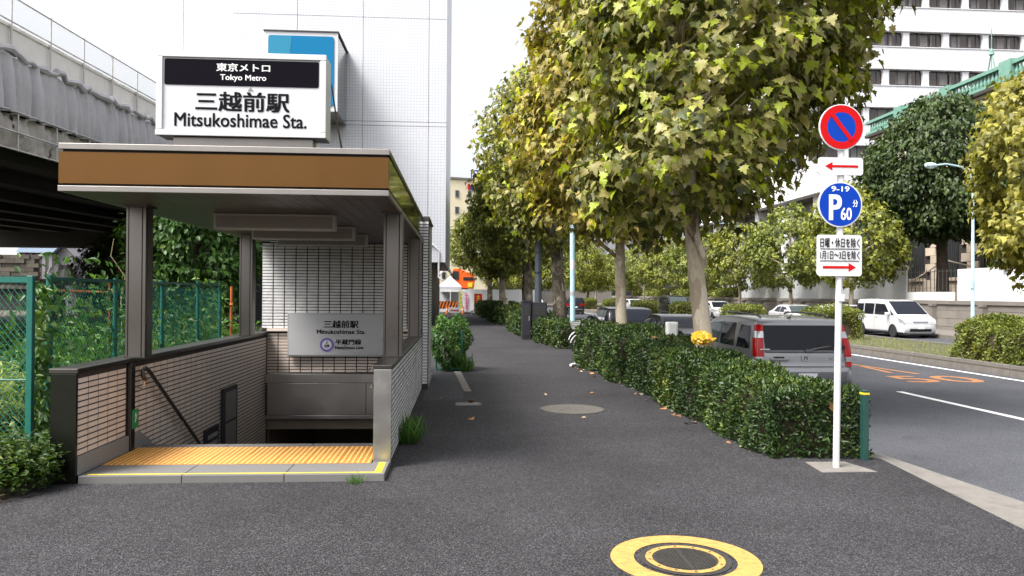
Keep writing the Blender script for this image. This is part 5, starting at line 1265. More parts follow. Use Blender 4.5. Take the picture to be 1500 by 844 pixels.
WP = thing('marker_post', 'white and green striped post seen beside the rear canopy post', 'post', (-4.15,16.5,0), world=True)
MB().tube([(-4.15,16.5,0),(-4.15,16.5,1.95)], .05, 10).build('post', m_['white_metal'], WP, smooth=True); MB().tube([(-4.15,16.5,.5),(-4.15,16.5,1.3)], .053, 10).build('green_band', m_['fence_green'], WP, smooth=True)
# bare forked branch over the fence
br = MB().tube([(-6.0,14.0,0),(-5.9,13.6,1.6),(-5.75,13.4,2.0),(-5.95,13.3,2.35),(-5.9,13.3,2.65)], [.02,.014,.010,.007,.003], 5).tube([(-5.75,13.4,2.0),(-5.5,13.3,2.2),(-5.4,13.25,2.5)], [.009,.006,.003], 5).tube([(-5.9,13.6,1.6),(-5.4,13.4,1.95)], [.008,.004], 5)
tag(br.build('bare_branch', m_['litter_pale'], None, smooth=True), 'thin bare forked branch sticking up over the fence', 'branch')

# ------------------------------------------------------------------ elevated expressway under repair
EX = thing('elevated_expressway', 'elevated expressway wrapped in grey tarpaulins and scaffolding', 'bridge', (-12,20,5.5), world=True)
def E_(y, dx=0.0, z=0.0): return (-12+.029*(y-20)+dx, y, z+.018*(y-20))
def along(name, y0, y1, dx0, dx1, z0, z1, mt, parent=EX):
    a, b = E_(y0), E_(y1)
    return MB().hexa([(a[0]+dx0,y0,z0+a[2]),(a[0]+dx1,y0,z0+a[2]),(b[0]+dx1,y1,z0+b[2]),(b[0]+dx0,y1,z0+b[2]),(a[0]+dx0,y0,z1+a[2]),(a[0]+dx1,y0,z1+a[2]),(b[0]+dx1,y1,z1+b[2]),(b[0]+dx0,y1,z1+b[2])]).build(name, m_[mt], parent)
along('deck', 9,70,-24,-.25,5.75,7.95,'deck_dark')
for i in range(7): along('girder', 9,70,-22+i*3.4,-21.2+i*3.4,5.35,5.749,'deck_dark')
along('parapet', 9,80,-.6,-.12,7.951,8.75,'deck_concrete'); along('parapet_coping', 9,80,-.62,-.08,8.751,8.84,'deck_concrete')
MB().box(-36,-13,57.4,59,4.95,6.6).build('cross_beam', m_['deck_dark'], EX)
MB().box(-26.9,-25.0,57.6,58.9,-.2,4.949).build('pier', m_['pier'], EX)
MB().box(-25.2,-22.6,66,68,-.2,5.4).build('pier', m_['pier'], EX)
rs = np.random.RandomState(77)
def drape(y0, y1, z0, z1, mt, dx, amp, nu=20, nv=9, crease=0.0, parent=EX, name='tarpaulin', lean=.12):
    mb = MB(); ph = rs.uniform(0,6.28,5); fr_ = np.r_[rs.uniform(3,8,2), rs.uniform(10,26,3)]; cr = rs.uniform(-1,1,4)
    for i in range(nu+1):
        y = y0+(y1-y0)*i/nu
        for j in range(nv+1):
            t = j/nv; p = E_(y)
            f = .55*abs(math.sin(fr_[0]*(y+cr[0]*.2*t)+ph[0]))+.45*abs(math.sin(fr_[2]*.62*(y+cr[1]*.12*t)+ph[2]))+.25*math.sin(fr_[3]*(y+cr[2]*.1*t)+ph[3])-.5
            c_ = crease*math.sin(7*y+9*t+ph[0])*math.sin(5*t*3+ph[1]+3*y)
            xx = p[0]+dx+.03*(int(y0*10)%2)+amp*f*(.35+.65*t)*min(1,.35+4*min(i,nu-i)/nu)+c_*.06+lean*math.sin(math.pi*t)*.4
            sag = .05*math.sin(math.pi*((i*2/nu) % 1))*(1-abs(t-.5)*1.2)
            mb.v.append((xx, y, p[2]+z1-(z1-z0)*t - sag*(1-t)))
    for i in range(nu):
        for j in range(nv):
            a = i*(nv+1)+j; mb.f.append((a,a+1,a+nv+2,a+nv+1))
    return mb.build(name, m_[mt], parent, smooth=True, angle=70)
y = 10.0
while y < 72:
    drape(y, y+1.97, 6.42, 7.92, 'tarp_grey', .05, .30, nu=46, crease=.35)
    drape(y, y+1.97, 5.50, 6.44, 'tarp_light', -.06, .15, nu=30, nv=8, crease=1.3)
    a, b = E_(y,.16), E_(y+1.8,.16)
    MB().tube([(a[0],y,a[2]+5.42),(a[0],y,a[2]+6.5)], .026, 6).build('scaffold_pole', m_['pipe'], EX)
    MB().tube([(a[0]-.2,y,a[2]+8.0),(a[0]-.2,y,a[2]+9.62)], .026, 6).build('scaffold_pole', m_['pipe'], EX)
    for z in (5.45,5.92,6.46): MB().tube([(a[0]+.03,y,a[2]+z),(b[0]+.03,y+1.82,b[2]+z)], .026, 6).build('scaffold_ledger', m_['pipe'], EX)
    for z in (8.9,9.58): MB().tube([(a[0]-.2,y,a[2]+z),(b[0]-.2,y+1.82,b[2]+z)], .022, 6).build('scaffold_ledger', m_['pipe'], EX)
    # rolled tarp along the deck edge
    pts = []; rr = []
    for q in range(7):
        yy = y+1.83*q/6; p = E_(yy,.12+rs.normal(0,.04)); pts.append((p[0],yy,p[2]+7.98+rs.normal(0,.05))); rr.append(rs.uniform(.05,.14))
    MB().tube(pts, rr, 7).build('tarp_roll', m_['tarp_grey'], EX, smooth=True)
    y += 1.83
# safety net: fine pale cloth, mostly see-through
nm = bpy.data.materials.new('safety_net'); nm.use_nodes = True; t = NT(nm); MATS['safety_net'] = nm
p = t.n['Principled BSDF']; p.inputs['Base Color'].default_value = (.75,.74,.73,1); p.inputs['Roughness'].default_value = .8; p.inputs['Alpha'].default_value = .30
y = 10.0
while y < 72:
    drape(y, y+1.83, 8.78, 9.60, 'safety_net', -.09, .05, nu=6, nv=4, name='safety_net', crease=.3); y += 1.83

# ------------------------------------------------------------------ houses beyond the expressway
HS = thing('shed', 'grey shed with pale blue roof seen under the expressway', 'shed', (-39.3,75,0), world=True)
MB().box(-41.2,-38.0,73.6,78,-.3,5.30).build('wall', m_['wood_dark'], HS); MB().prism([(-38.0,-.3),(-36.6,-.3),(-36.6,5.05),(-37.3,6.0),(-38.0,5.25)], 74,78).build('gable_wall', m_['house_grey'], HS)
MB().prism([(-41.4,5.31),(-38.1,5.28),(-37.35,6.0),(-40.8,6.05)], 73.3,78.4).build('roof', m_['roof_blue'], HS)
MB().tube([(-37.4,73.9,6.08),(-36.3,73.9,4.85)], .06, 5).build('barge_board', m_['wood_dark'], HS)
for i in range(5): MB().box(-40.9+i*.6,-40.6+i*.6,73.55,73.6,2.5,5.2).build('cladding_board', m_['house_grey'], HS)
HG = thing('house', 'plain grey house with small dark windows behind the shed', 'house', (-37,80,0), world=True)
MB().box(-40.5,-32,80,88,-.3,9).build('wall', m_['house_grey'], HG); MB().prism([(-40.8,9),(-31.7,9),(-36.2,11)], 79.7,88.3).build('roof', m_['wood_dark'], HG)
for (x0,x1,z0,z1) in ((-37.45,-36.8,5.2,6.3),(-37.45,-36.8,2.9,4.0)):
    w_ = MB().box(x0,x1,79.95,79.999,z0,z1).build('window_frame', m_['frame_grey'], HG); MB().box(x0+.08,x1-.08,79.93,79.949,z0+.08,z1-.08).build('pane', m_['window_dark'], w_)
HW = thing('apartment_block', 'pale apartment block at the far left under the expressway', 'building', (-52,92,0), world=True)
MB().box(-62,-41,92,104,-.3,10).build('wall', m_['house_white'], HW); MB().box(-62.3,-40.8,91.8,104.2,10.001,10.3).build('roof', m_['frame_grey'], HW)
for i in range(8):
    for j in range(3):
        w_ = MB().box(-60+i*2.3,-58.7+i*2.3,91.95,91.999,1.4+j*2.9,2.8+j*2.9).build('window_frame', m_['frame_grey'], HW); MB().box(-59.9+i*2.3,-58.8+i*2.3,91.93,91.949,1.5+j*2.9,2.7+j*2.9).build('pane', m_['window_dark'], w_)
ST = thing('stone_bank', 'dark stone retaining wall under the expressway at the left edge', 'wall', (-40,70,0), world=True)
ms_ = MB().box(0,.78,0,.5,0,.36).mesh('stone')
MB().box(-48,-38.3,70.2,71.5,-.3,4.85).build('wall_core', m_['joint'], ST)
for r_ in range(8):
    for k in range(13):
        o = link('stone', ms_, m_['stone_dark'], ST); o.location = Vector((-48.2+k*.80+(r_%2)*.4, 69.8+random.uniform(-.1,.1), 1.9+r_*.38))
HW2 = thing('white_house', 'white house glimpsed through the trees between the canopy posts', 'house', (-13,48,0), world=True)
MB().box(-20,-10,48,56,-.3,4.3).build('wall', m_['house_white'], HW2); MB().prism([(-20.4,4.3),(-9.6,4.3),(-15,6.2)], 47.7,56.3).build('roof', m_['frame_grey'], HW2)
for i in range(3):
    w_ = MB().box(-18.5+i*3,-17+i*3,47.95,47.999,1.2,2.6).build('window_frame', m_['frame_grey'], HW2); MB().box(-18.4+i*3,-17.1+i*3,47.93,47.949,1.3,2.5).build('pane', m_['window_dark'], w_)
# heap of white sheeting and stacked pipes in the lot
sh = MB(); rs = np.random.RandomState(9); N_ = 14
for i in range(N_+1):
    for j in range(9):
        x = -30.8+3.2*i/N_; yy = 56.6+1.0*j/8*2; e = math.sin(math.pi*i/N_)**.35*math.sin(math.pi*j/8)**.3
        sh.v.append((x, yy, 3.75*e*(1+.04*rs.normal())-.05))
for i in range(N_):
    for j in range(8): a = i*9+j; sh.f.append((a,a+1,a+10,a+9))
tag(sh.build('sheeted_stack', m_['sheet_white']), 'stack covered with white sheeting under the expressway', 'covered stack')
PL = thing('pipe_stack', 'stack of grey scaffold pipes in the vacant lot', 'pipes', (-27,44,0), world=True)
for i in range(9): MB().tube([(-31,44+i*.1,2.2+.12*(i%3)),(-22,44.2+i*.1,2.1+.12*(i%3))], .06, 6).build('pipe', m_['pipe'], PL)
MB().box(-30.6,-30.3,43.8,45.2,-.1,2.1).box(-23,-22.7,43.8,45.2,-.1,2.05).build('trestle', m_['rust_orange'], PL)

# ------------------------------------------------------------------ white tiled tower behind the entrance
gm = bpy.data.materials.new('tower_tile'); gm.use_nodes = True; t = NT(gm); MATS['tower_tile'] = gm; p = t.n['Principled BSDF']
tc = t.add('ShaderNodeTexCoord'); sx = t.add('ShaderNodeSeparateXYZ'); t.lk(tc.outputs['Object'], sx.inputs[0]); 
cb = t.add('ShaderNodeCombineXYZ'); ad = t.add('ShaderNodeMath', operation='ADD'); t.lk(sx.outputs[0], ad.inputs[0]); t.lk(sx.outputs[1], ad.inputs[1]); t.lk(ad.outputs[0], cb.inputs[0]); t.lk(sx.outputs[2], cb.inputs[1])
bt = t.add('ShaderNodeTexBrick', offset=0.0, squash=1.0); bt.inputs['Scale'].default_value = 1.0; bt.inputs['Brick Width'].default_value = .16; bt.inputs['Row Height'].default_value = .16; bt.inputs['Mortar Size'].default_value = .012; bt.inputs['Mortar Smooth'].default_value = .3
bt.inputs['Color1'].default_value = (.64,.65,.69,1); bt.inputs['Color2'].default_value = (.61,.62,.665,1); bt.inputs['Mortar'].default_value = (.43,.445,.50,1); t.lk(cb.outputs[0], bt.inputs['Vector'])
t.lk(bt.outputs['Color'], p.inputs['Base Color']); p.inputs['Roughness'].default_value = .35
TW = thing('white_tower', 'tall white tiled tower behind the subway entrance', 'building', (-6,40,0), world=True)
MB().box(-11.85,-.93,40.08,56,3.4,34).build('core', m_['frame_grey'], TW)
xs = [-11.95,-8.62,-5.22,-1.80,-.848]; zs = [3.38,10.52,10.75,16.2,22.2,28.2,34]
for i in range(4):
    for j in range(len(zs)-1): MB().box(xs[i]+.012,xs[i+1]-.012,40.0,40.079,zs[j]+.012,zs[j+1]-.012).build('wall_panel', m_['tower_tile'], TW)
for j in range(len(zs)-1):
    for k in range(4): MB().box(-.929,-.862,40.081+k*4,44.0+k*4-.012,zs[j]+.012,zs[j+1]-.012).build('wall_panel', m_['tower_tile'], TW)
MB().box(-11,-1.6,41.5,56,-.3,3.39).build('ground_floor', m_['cabinet'], TW)
MB().tube([(-2.6,39.95,4.3),(-1.5,39.95,4.3),(-1.2,39.93,4.0),(-1.2,39.93,2.6),(-.95,39.9,2.4)], .05, 8).build('drain_pipe', m_['white_metal'], TW, smooth=True)
BS = thing('blue_sign_box', 'blue illuminated sign box projecting from the white tower', 'sign', (-7.7,37,10.5), world=True)
MB().box(-9.47,-6.05,37.0,40.0,10.50,14.28).build('casing', m_['mirror_panel'], BS)
MB().box(-9.49,-6.03,36.93,36.999,10.48,14.28).build('frame', m_['sign_white'], BS)
MB().prism(rrect(-9.32,-6.20,10.72,14.08,.14), 36.90,36.929).build('face_panel', m_['blue_sign'], BS)
MB().prism([(-9.30,11.2),(-8.45,11.2),(-8.2,12.6),(-8.28,13.3),(-8.2,14.06),(-9.30,14.06)], 36.89,36.899).build('painted_reflection', m_['blue_sign_reflection'], BS)  # reflection on the sign face, painted as a lighter blue shape
MB().box(-9.55,-5.98,36.88,40,14.281,14.34).build('top_trim', m_['iron'], BS)

# ------------------------------------------------------------------ cream building at the street's end
YB = thing('cream_building', 'cream office building with small square windows beyond the tower', 'building', (4,130,0), world=True)
MB().prism([(-7,130),(5.5,134),(5.5,150),(-7,150)], -.3,21.6,'z').build('wall', m_['yellow_wall'], YB); MB().prism([(-7.2,129.7),(5.7,133.8),(5.7,150.2),(-7.2,150.2)], 21.601,21.95,'z').build('parapet', m_['concrete'], YB)
for i in range(5):
    for j in range(6):
        x = -5.6+i*1.75*1.25; yy = 130+(x+7)*.32; 
        f = MB().prism([(x,yy-.12),(x+.75,yy-.12+.24),(x+.75,yy+.3),(x,yy+.3)], 4.2+j*2.85,5.5+j*2.85,'z').build('window', m_['frame_grey'], YB)
        MB().prism([(x+.09,yy-.15+.03),(x+.66,yy-.15+.21),(x+.66,yy+.2),(x+.09,yy+.2)], 4.3+j*2.85,5.4+j*2.85,'z').build('pane', m_['window_dark'], f)
for k in range(4): MB().prism([(1.0+k*.55,132.3+k*.176),(1.4+k*.55,132.43+k*.176),(1.4+k*.55,132.6+k*.176),(1.0+k*.55,132.5+k*.176)], 19.9,20.9,'z').build('sign_letter', m_['sign_blue' if k%2 else 'sign_red'], YB)
BB = thing('rooftop_sign', 'blue rooftop sign showing beside the plane tree crowns', 'sign', (2.2,140,21.9), world=True)
MB().box(1.6,3.0,140,140.5,22.6,24.6).build('panel', m_['sign_blue'], BB); MB().box(1.8,2.8,139.95,139.999,23.0,23.25).box(1.8,2.05,139.95,139.999,23.3,24.3).box(2.4,2.65,139.95,139.999,23.3,24.3).build('white_mark', m_['ink_white'], BB); MB().box(1.7,1.9,140.1,140.4,21.9,22.599).box(2.7,2.9,140.1,140.4,21.9,22.599).build('legs', m_['frame_grey'], BB)
FB = thing('grey_building', 'grey building across the junction at the end of the road', 'building', (12,150,0), world=True)
MB().box(7,30,150,165,-.3,9.2).build('wall', m_['concrete'], FB); MB().box(6.6,30.4,149.6,165.4,9.201,9.8).build('roof', m_['concrete_dk'], FB)
for i in range(8):
    for j in range(2):
        f = MB().box(8+i*2.7,9.9+i*2.7,149.9,149.999,2.6+j*3.4,4.6+j*3.4).build('window_frame', m_['frame_grey'], FB); MB().box(8.15+i*2.7,9.75+i*2.7,149.86,149.899,2.75+j*3.4,4.45+j*3.4).build('pane', m_['window_dark'], f)

# ------------------------------------------------------------------ white office block on the right
OF = thing('office_block', 'white panelled office block with staggered bands of dark windows', 'building', (60,85,0), world=True)
OX0, OX1, OY = 41.0, 84.0, 85.0
MB().box(OX0+1.4,OX1,OY+.66,140,13.5,47).build('core', m_['window_brown'], OF)
rows = [(14.0,17.2),(19.35,21.75),(23.85,26.3),(28.4,30.9),(32.85,35.5),(37.5,40)]   # solid bands
rows = [(13.9,17.15),(19.45,21.75),(23.95,26.3),(28.45,30.85),(32.9,35.5),(37.5,47)]
pm = {}
for j,(z0,z1) in enumerate(rows):
    MB().box(OX0+.10,OX1,OY+.06,OY+.65,z0,z1-.002).box(OX0+.10,OX0+1.39,OY+.652,140,z0,z1-.002).build('band_core', m_['office_white'], OF)
    key = round(z1-z0,3)
    if key not in pm: pm[key] = (MB().box(0,1.19,0,.055,0,z1-z0-.03).mesh('wall_panel'), MB().box(0,.095,0,1.19,0,z1-z0-.03).mesh('wall_panel'))
    for k in range(34):
        o = link('wall_panel', pm[key][0], m_['office_white'], OF); o.location = Vector((OX0+.02+k*1.207, OY, z0+.015))
    if j < 2:
        for k in range(24):
            o = link('wall_panel', pm[key][1], m_['office_white'], OF); o.location = Vector((OX0, OY+.06+k*1.207, z0+.015))
    MB().box(OX0-.05,OX1,OY-.06,OY+.5,z0-.16,z0-.001).box(OX0-.05,OX0+1.3,OY+.501,140,z0-.16,z0-.001).build('drip_edge', m_['office_white'], OF)
    MB().box(OX0-.05,OX1,OY-.06,OY+.5,z1+.001,z1+.10).build('sill_course', m_['office_white'], OF)
for j in range(5):
    z0 = rows[j][1]+.101; z1 = rows[j+1][0]-.161; offx = [2.4,0,2.4,0,2.4][j]
    n_ = 9
    for k in range(n_):
        x = OX0+1.0+offx+k*4.85
        if x > OX1-1: continue
        MB().prism([(x-.42,z0),(x+.42,z0),(x+.36,z0+.3),(x+.36,z1-.3),(x+.5,z1),(x-.5,z1),(x-.36,z1-.3),(x-.36,z0+.3)], OY+.12,OY+.5).build('column', m_['office_white'], OF)
        w_ = MB().box(x+.40,x+4.45,OY+.52,OY+.60,z0+.02,z1-.02).build('window', m_['window_brown'], OF)
        for q in (.0,1.1,2.4,3.4): MB().box(x+.42+q,x+.50+q,OY+.46,OY+.519,z0+.02,z1-.02).build('mullion', m_['iron'], w_)
        MB().box(x+.9+(k%3)*.5,x+1.9+(k%3)*.6,OY+.505,OY+.519,z0+.3,z1-.35).box(x+2.95,x+3.3,OY+.505,OY+.519,z0+.3,z1-.35).build('blind', m_['curtain'], w_)
for k in range(8): MB().box(OX0+.2,OX0+1.1,OY+3+k*5,OY+3.8+k*5,17.3,19.28).build('column', m_['office_white'], OF)
MB().box(OX0+3,OX1,OY+4,138,-.3,13.49).build('lower_storeys', m_['office_soffit'], OF)
for k in range(5): MB().box(OX0+1.0,OX0+2.2,OY+2+k*9,OY+3.2+k*9,-.3,13.73).build('pier', m_['office_white'], OF)

# ------------------------------------------------------------------ stone building with green copper balustrade
BJ = thing('stone_building', 'old stone building with green copper balustrade along its roof', 'building', (40,52,0), world=True)
MB().box(36.15,70,34,63.5,-.3,15.2).build('wall', m_['joint'], BJ)
bl = [MB().box(0,.15,0,L_,0,.60).mesh('stone_block') for L_ in (1.19,.79)]
for r_ in range(13):
    y = 41.0+(r_%2)*.6; z = 1.2+r_*.62
    while y < 62.8:
        win = any(abs(y+.5-c_) < 1.5 for c_ in (45.2,49.4,53.6,57.8)) and 3.1 < z+.3 < 6.6
        if not win:
            o = link('stone_block', bl[0], m_['stone_beige'], BJ); o.location = Vector((36.0+random.uniform(-.02,.02), y, z))
        y += 1.205
MB().box(35.98,36.149,34,63.4,9.3,15.19).build('upper_wall', m_['stone_beige'], BJ)
for c_ in (45.2,49.4,53.6,57.8):
    w_ = MB().box(36.05,36.14,c_-.72,c_+.72,3.2,6.45).build('window', m_['window_dark'], BJ)
    for q in range(6): MB().box(35.99,36.04,c_-.66+q*.26,c_-.62+q*.26,3.25,6.4).build('window_bar', m_['iron'], w_)
    MB().box(35.85,36.149,c_-.95,c_+.95,2.95,3.19).build('sill', m_['stone_beige'], w_)
for i,(d_,z0,z1) in enumerate(((.25,15.2,15.45),(.55,15.451,15.62),(.85,15.621,15.85))): MB().box(36.15-d_,70,34,63.5+d_,z0,z1).build('cornice', m_['stone_beige' if i < 2 else 'iron'], BJ)
MB().box(35.35,35.75,34,64.3,15.851,16.06).build('balustrade_base', m_['copper_green'], BJ); MB().box(35.33,35.77,34,64.3,16.82,17.05).build('balustrade_rail', m_['copper_green'], BJ)
bz = MB().lathe([(.075,0),(.12,.18),(.13,.30),(.07,.52),(.06,.66),(.10,.759)], n=8).mesh('baluster', True)
y = 34.5
while y < 64:
    blk = (y-34.5) % 6.0 < 1.4
    if blk and abs(((y-34.5) % 6.0)-.7) < .2: MB().box(35.25,35.85,y-.55,y+.55,15.852,17.2).build('balustrade_pier', m_['copper_green'], BJ)
    if not blk:
        o = link('baluster', bz, m_['copper_green'], BJ); o.location = Vector((35.55,y,16.06))
    y += .37
MB().tube([(36.2,49.6,17.2),(36.2,49.6,20.2)], .03, 6).tube([(36.2,49.2,17.2),(36.2,49.6,18.6),(36.2,50.0,17.2)], .05, 6).lathe([(.18,0),(.1,.3),(.02,.5)], 36.2,49.6,8,'z',18.4).build('roof_finial', m_['copper_green'], BJ)
MB().tube([(34.5,44,2.8),(34.5,52,4.4),(34.5,56,2.9)], .06, 6).box(34.2,34.6,46,47.6,2.6,3.6).build('timber_brace', m_['stone_beige'], BJ)

# ------------------------------------------------------------------ far wall with hoarding
WL = thing('stone_wall', 'long low stone wall of the far pavement below the white hoarding', 'wall', (26,50,0), world=True)
MB().box(26.16,26.5,24,120,-.3,1.36).build('wall_core', m_['joint'], WL)
sb = MB().box(0,.16,0,1.585,0,.415).mesh('stone_block')
for r_ in range(4):
    y = 27+(r_%2)*.8
    while y < 70 :
        o = link('stone_block', sb, m_['stone_grey'], WL); o.location = Vector((26.0+random.uniform(-.012,.012), y, -.25+r_*.43)); y += 1.6
MB().box(26.0,26.159,70.5,120,-.2,1.35).build('wall_face', m_['stone_grey'], WL)
MB().box(25.92,26.58,24,120,1.361,1.56).build('coping', m_['stone_grey'], WL)
for i in range(22): MB().box(25.72,26.0,32+i*4.0-.14,32+i*4.0+.14,-.1,1.25).box(25.68,26.0,32+i*4.0-.17,32+i*4.0+.17,1.251,1.36).build('wall_pilaster', m_['stone_grey'], WL)
HD = thing('white_hoarding', 'bright white construction hoarding at the right beside the barred opening', 'hoarding', (26.2,34,1.56), world=True)
y = 24.0
while y < 37.9: MB().box(26.16,26.24,y+.006,y+1.79,1.562,3.22).build('panel', m_['hoarding'], HD); y += 1.8
HG2 = thing('shaded_hoarding', 'smooth white hoarding coloured grey for shade, left of the barred opening', 'hoarding', (26.2,50,1.56), world=True)
y = 43.0
while y < 70: MB().box(26.16,26.24,y+.003,y+2.697,1.562,3.30).build('panel', m_['hoarding_shaded'], HG2); y += 2.7
RG = thing('barred_opening', 'iron bar railing over white panels between the two hoardings', 'railing', (26.2,40.7,1.56), world=True)
for k in range(11): MB().box(26.16,26.2,38.65+k*.40,38.95+k*.40+.08,1.562,2.02).build('panel', m_['hoarding'], RG)
for k in range(13): MB().tube([(26.25,38.7+k*.355,2.02),(26.25,38.7+k*.355,3.28)], .022, 6).build('bar', m_['iron'], RG)
MB().tube([(26.25,38.5,3.15),(26.25,43.0,3.15)], .02, 6).build('top_bar', m_['iron'], RG)
for k,yy in enumerate((34.8,45.1)):
    S_ = thing('floodlight', ['small black floodlight clamped on the white hoarding','small black floodlight clamped on the shaded hoarding'][k], 'floodlight', (26.1,yy,3.2), world=True)
    MB().box(25.95,26.15,yy-.12,yy+.12,3.12,3.26).build('lamp_head', m_['cabinet'], S_, bevel=.02); MB().tube([(26.05,yy,3.12),(26.2,yy,2.95)], .015, 5).build('arm', m_['cabinet'], S_)

# ------------------------------------------------------------------ poles and cabinets
def street_lamp(label, x, y, h, reach, group='pale blue street lamps'):
    T = thing('street_lamp', label, 'street lamp', (x,y,-.03), 0, group)
    MB().tube([(0,0,0),(0,0,1.2),(0,0,h*.9)], [.09,.085,.055], 12).build('pole', m_['pale_blue'], T, smooth=True)
    MB().tube([(0,0,h*.9),(-.08*reach,0,h*.95),(-.3*reach,0,h*.995),(-.7*reach,0,h*1.01),(-reach,0,h*1.0)], [.055,.05,.045,.04,.035], 8).build('arm', m_['pale_blue'], T, smooth=True)
    MB().lathe([(.02,0),(.10,.06),(.14,.25),(.13,.45),(.06,.62),(.02,.66)], n=12, axis='x').build('lamp_head', m_['pale_blue'], T, smooth=True).location = (-reach-.5,0,h*1.0)
    MB().lathe([(.01,0),(.09,.05),(.11,.2),(.08,.38),(.01,.42)], n=12, axis='x').build('lens', m_['lamp_clear'], T, smooth=True).location = (-reach-.4,0,h*1.0-.06)
    MB().box(-.11,-.05,-.12,.12,2.2,2.6).build('control_box', m_['pale_blue'], T); return T
street_lamp('pale blue street lamp rising beside the white hoarding', 24.2,34.4,8.0,1.9)
street_lamp('pale blue street lamp behind the nearest trunk', 24.2,64.5,8.0,1.9)
street_lamp('pale blue street lamp far off between the trunks', 24.2,112,8.0,1.9)
BP = thing('blue_pole', 'thick pale blue pole rising out of the hedge beyond the gap', 'pole', (3.78,25.6,0), world=True)
MB().tube([(3.80,25.6,0),(3.78,25.6,1.5),(3.70,25.6,8.4)], [.088,.086,.066], 14).build('shaft', m_['pale_blue'], BP, smooth=True)
MB().tube([(3.778,25.6,1.72),(3.777,25.6,1.84)], .091, 14).build('band', m_['frame_grey'], BP, smooth=True); MB().tube([(3.768,25.6,2.6),(3.765,25.6,2.9)], .087, 14).build('poster_strip', m_['sign_white'], BP, smooth=True)
MB().tube([(3.70,25.6,8.3),(4.1,25.6,8.55),(5.7,25.6,8.65)], [.05,.045,.04], 8).box(5.7,6.3,25.48,25.72,8.58,8.7).build('lamp_arm', m_['pale_blue'], BP, smooth=True)
DP = thing('dark_pole', 'dark grey utility pole behind the cabinets', 'pole', (3.1,30.4,0), world=True)
MB().tube([(3.1,30.4,0),(3.05,30.4,9)], [.15,.11], 12).build('shaft', m_['dark_pole'], DP, smooth=True); MB().tube([(3.08,30.4,2.6),(3.08,30.4,2.66)], .16, 12).tube([(3.08,30.4,3.4),(3.08,30.4,3.44)], .155, 12).build('band', m_['cabinet'], DP, smooth=True)
def cabinet(label, x0,x1,y0,y1,h,mt,name='utility_cabinet', louv=True, roof=True, z0=0):
    T = thing(name, label, 'cabinet', ((x0+x1)/2,y0,z0), world=True)
    MB().box(x0,x1,y0,y1,z0,z0+h).build('body', m_[mt], T, bevel=.012)
    if roof: MB().prism([(x0-.02,z0+h+.001),(x1+.02,z0+h+.001),(x1-.04,z0+h+.05),(x0+.04,z0+h+.05)], y0-.02,y1+.02).build('cap', m_[mt], T)
    MB().box(x0+.03,x1-.03,y0-.012,y0-.001,z0+.15,z0+h-.04).build('door', m_[mt], T)
    if louv:
        for k in range(5): MB().box(x0+.08,x1-.08,y0-.02,y0-.0125,z0+h-.5+k*.07,z0+h-.46+k*.07).build('louvre', m_['iron'], T)
    MB().box(x1-.09,x1-.07,y0-.03,y0-.0125,z0+h*.5,z0+h*.62).build('handle', m_['frame_grey'], T); return T
cabinet('narrow dark utility cabinet left of the wide one', 2.34,2.68,29.0,29.5,1.46,'cabinet')
cabinet('wide dark utility cabinet under the dark pole', 2.72,3.30,29.05,29.6,1.44,'cabinet',roof=False)
cabinet('small white meter box standing behind the hedge', 4.02,4.22,14.52,14.72,1.22,'cabinet_white',name='meter_box',louv=False,roof=False)
GP = thing('green_bollard', 'dark green post with yellow band at the end of the hedge', 'bollard', (4.33,7.86,0), world=True)
MB().box(4.29,4.35,7.82,7.90,-.05,.70).build('post', m_['post_green'], GP, bevel=.006); MB().box(4.287,4.353,7.817,7.903,.701,.722).build('yellow_band', m_['yellow_paint'], GP); MB().box(4.289,4.351,7.819,7.901,.7225,.745).build('cap', m_['post_green'], GP)
# crumpled bag on the hedge
rs = np.random.RandomState(4)
bm = bmesh.new(); bmesh.ops.create_icosphere(bm, subdivisions=4, radius=.135)
for v in bm.verts:
    n_ = v.co.normalized(); k = .22*math.sin(9*n_.x+4*n_.y)+.18*math.sin(13*n_.y-7*n_.z)+.14*abs(math.sin(17*n_.z+8*n_.x))+.10*math.sin(29*n_.x*n_.y+11)
    v.co = n_*.135*(1+k*.55); v.co.z *= .72
me = bpy.data.meshes.new('plastic_bag'); bm.to_mesh(me); bm.free()
o = link('plastic_bag', me, m_['bag_yellow']); o.location = (3.72,11.55,1.09); tag(o, 'crumpled yellow plastic bag lying on top of the hedge', 'bag')
ear = MB().tube([(3.80,11.66,1.0),(3.88,11.62,.99),(3.93,11.60,1.02)], [.05,.035,.01], 7)
e2 = ear.build('handle', m_['bag_yellow'], None, smooth=True); e2.parent = o; e2.matrix_parent_inverse = Matrix.Translation(-Vector((3.72,11.7,1.02)))
tag(MB().tube([(2.75,18.2,.05),(2.62,18.0,.06)], [.05,.035], 8).build('litter_cup', m_['plate'], None, smooth=True), 'white crushed cup lying at the foot of the second hedge', 'litter')
SN = thing('leaning_stump', 'leaning cut-off tree stump beside the far hedge', 'stump', (2.7,43,0), world=True)
MB().tube([(2.78,43,0),(2.62,43,.7),(2.48,43,1.5)], [.20,.16,.14], 10).build('trunk', m_['bark_old'], SN, smooth=True)

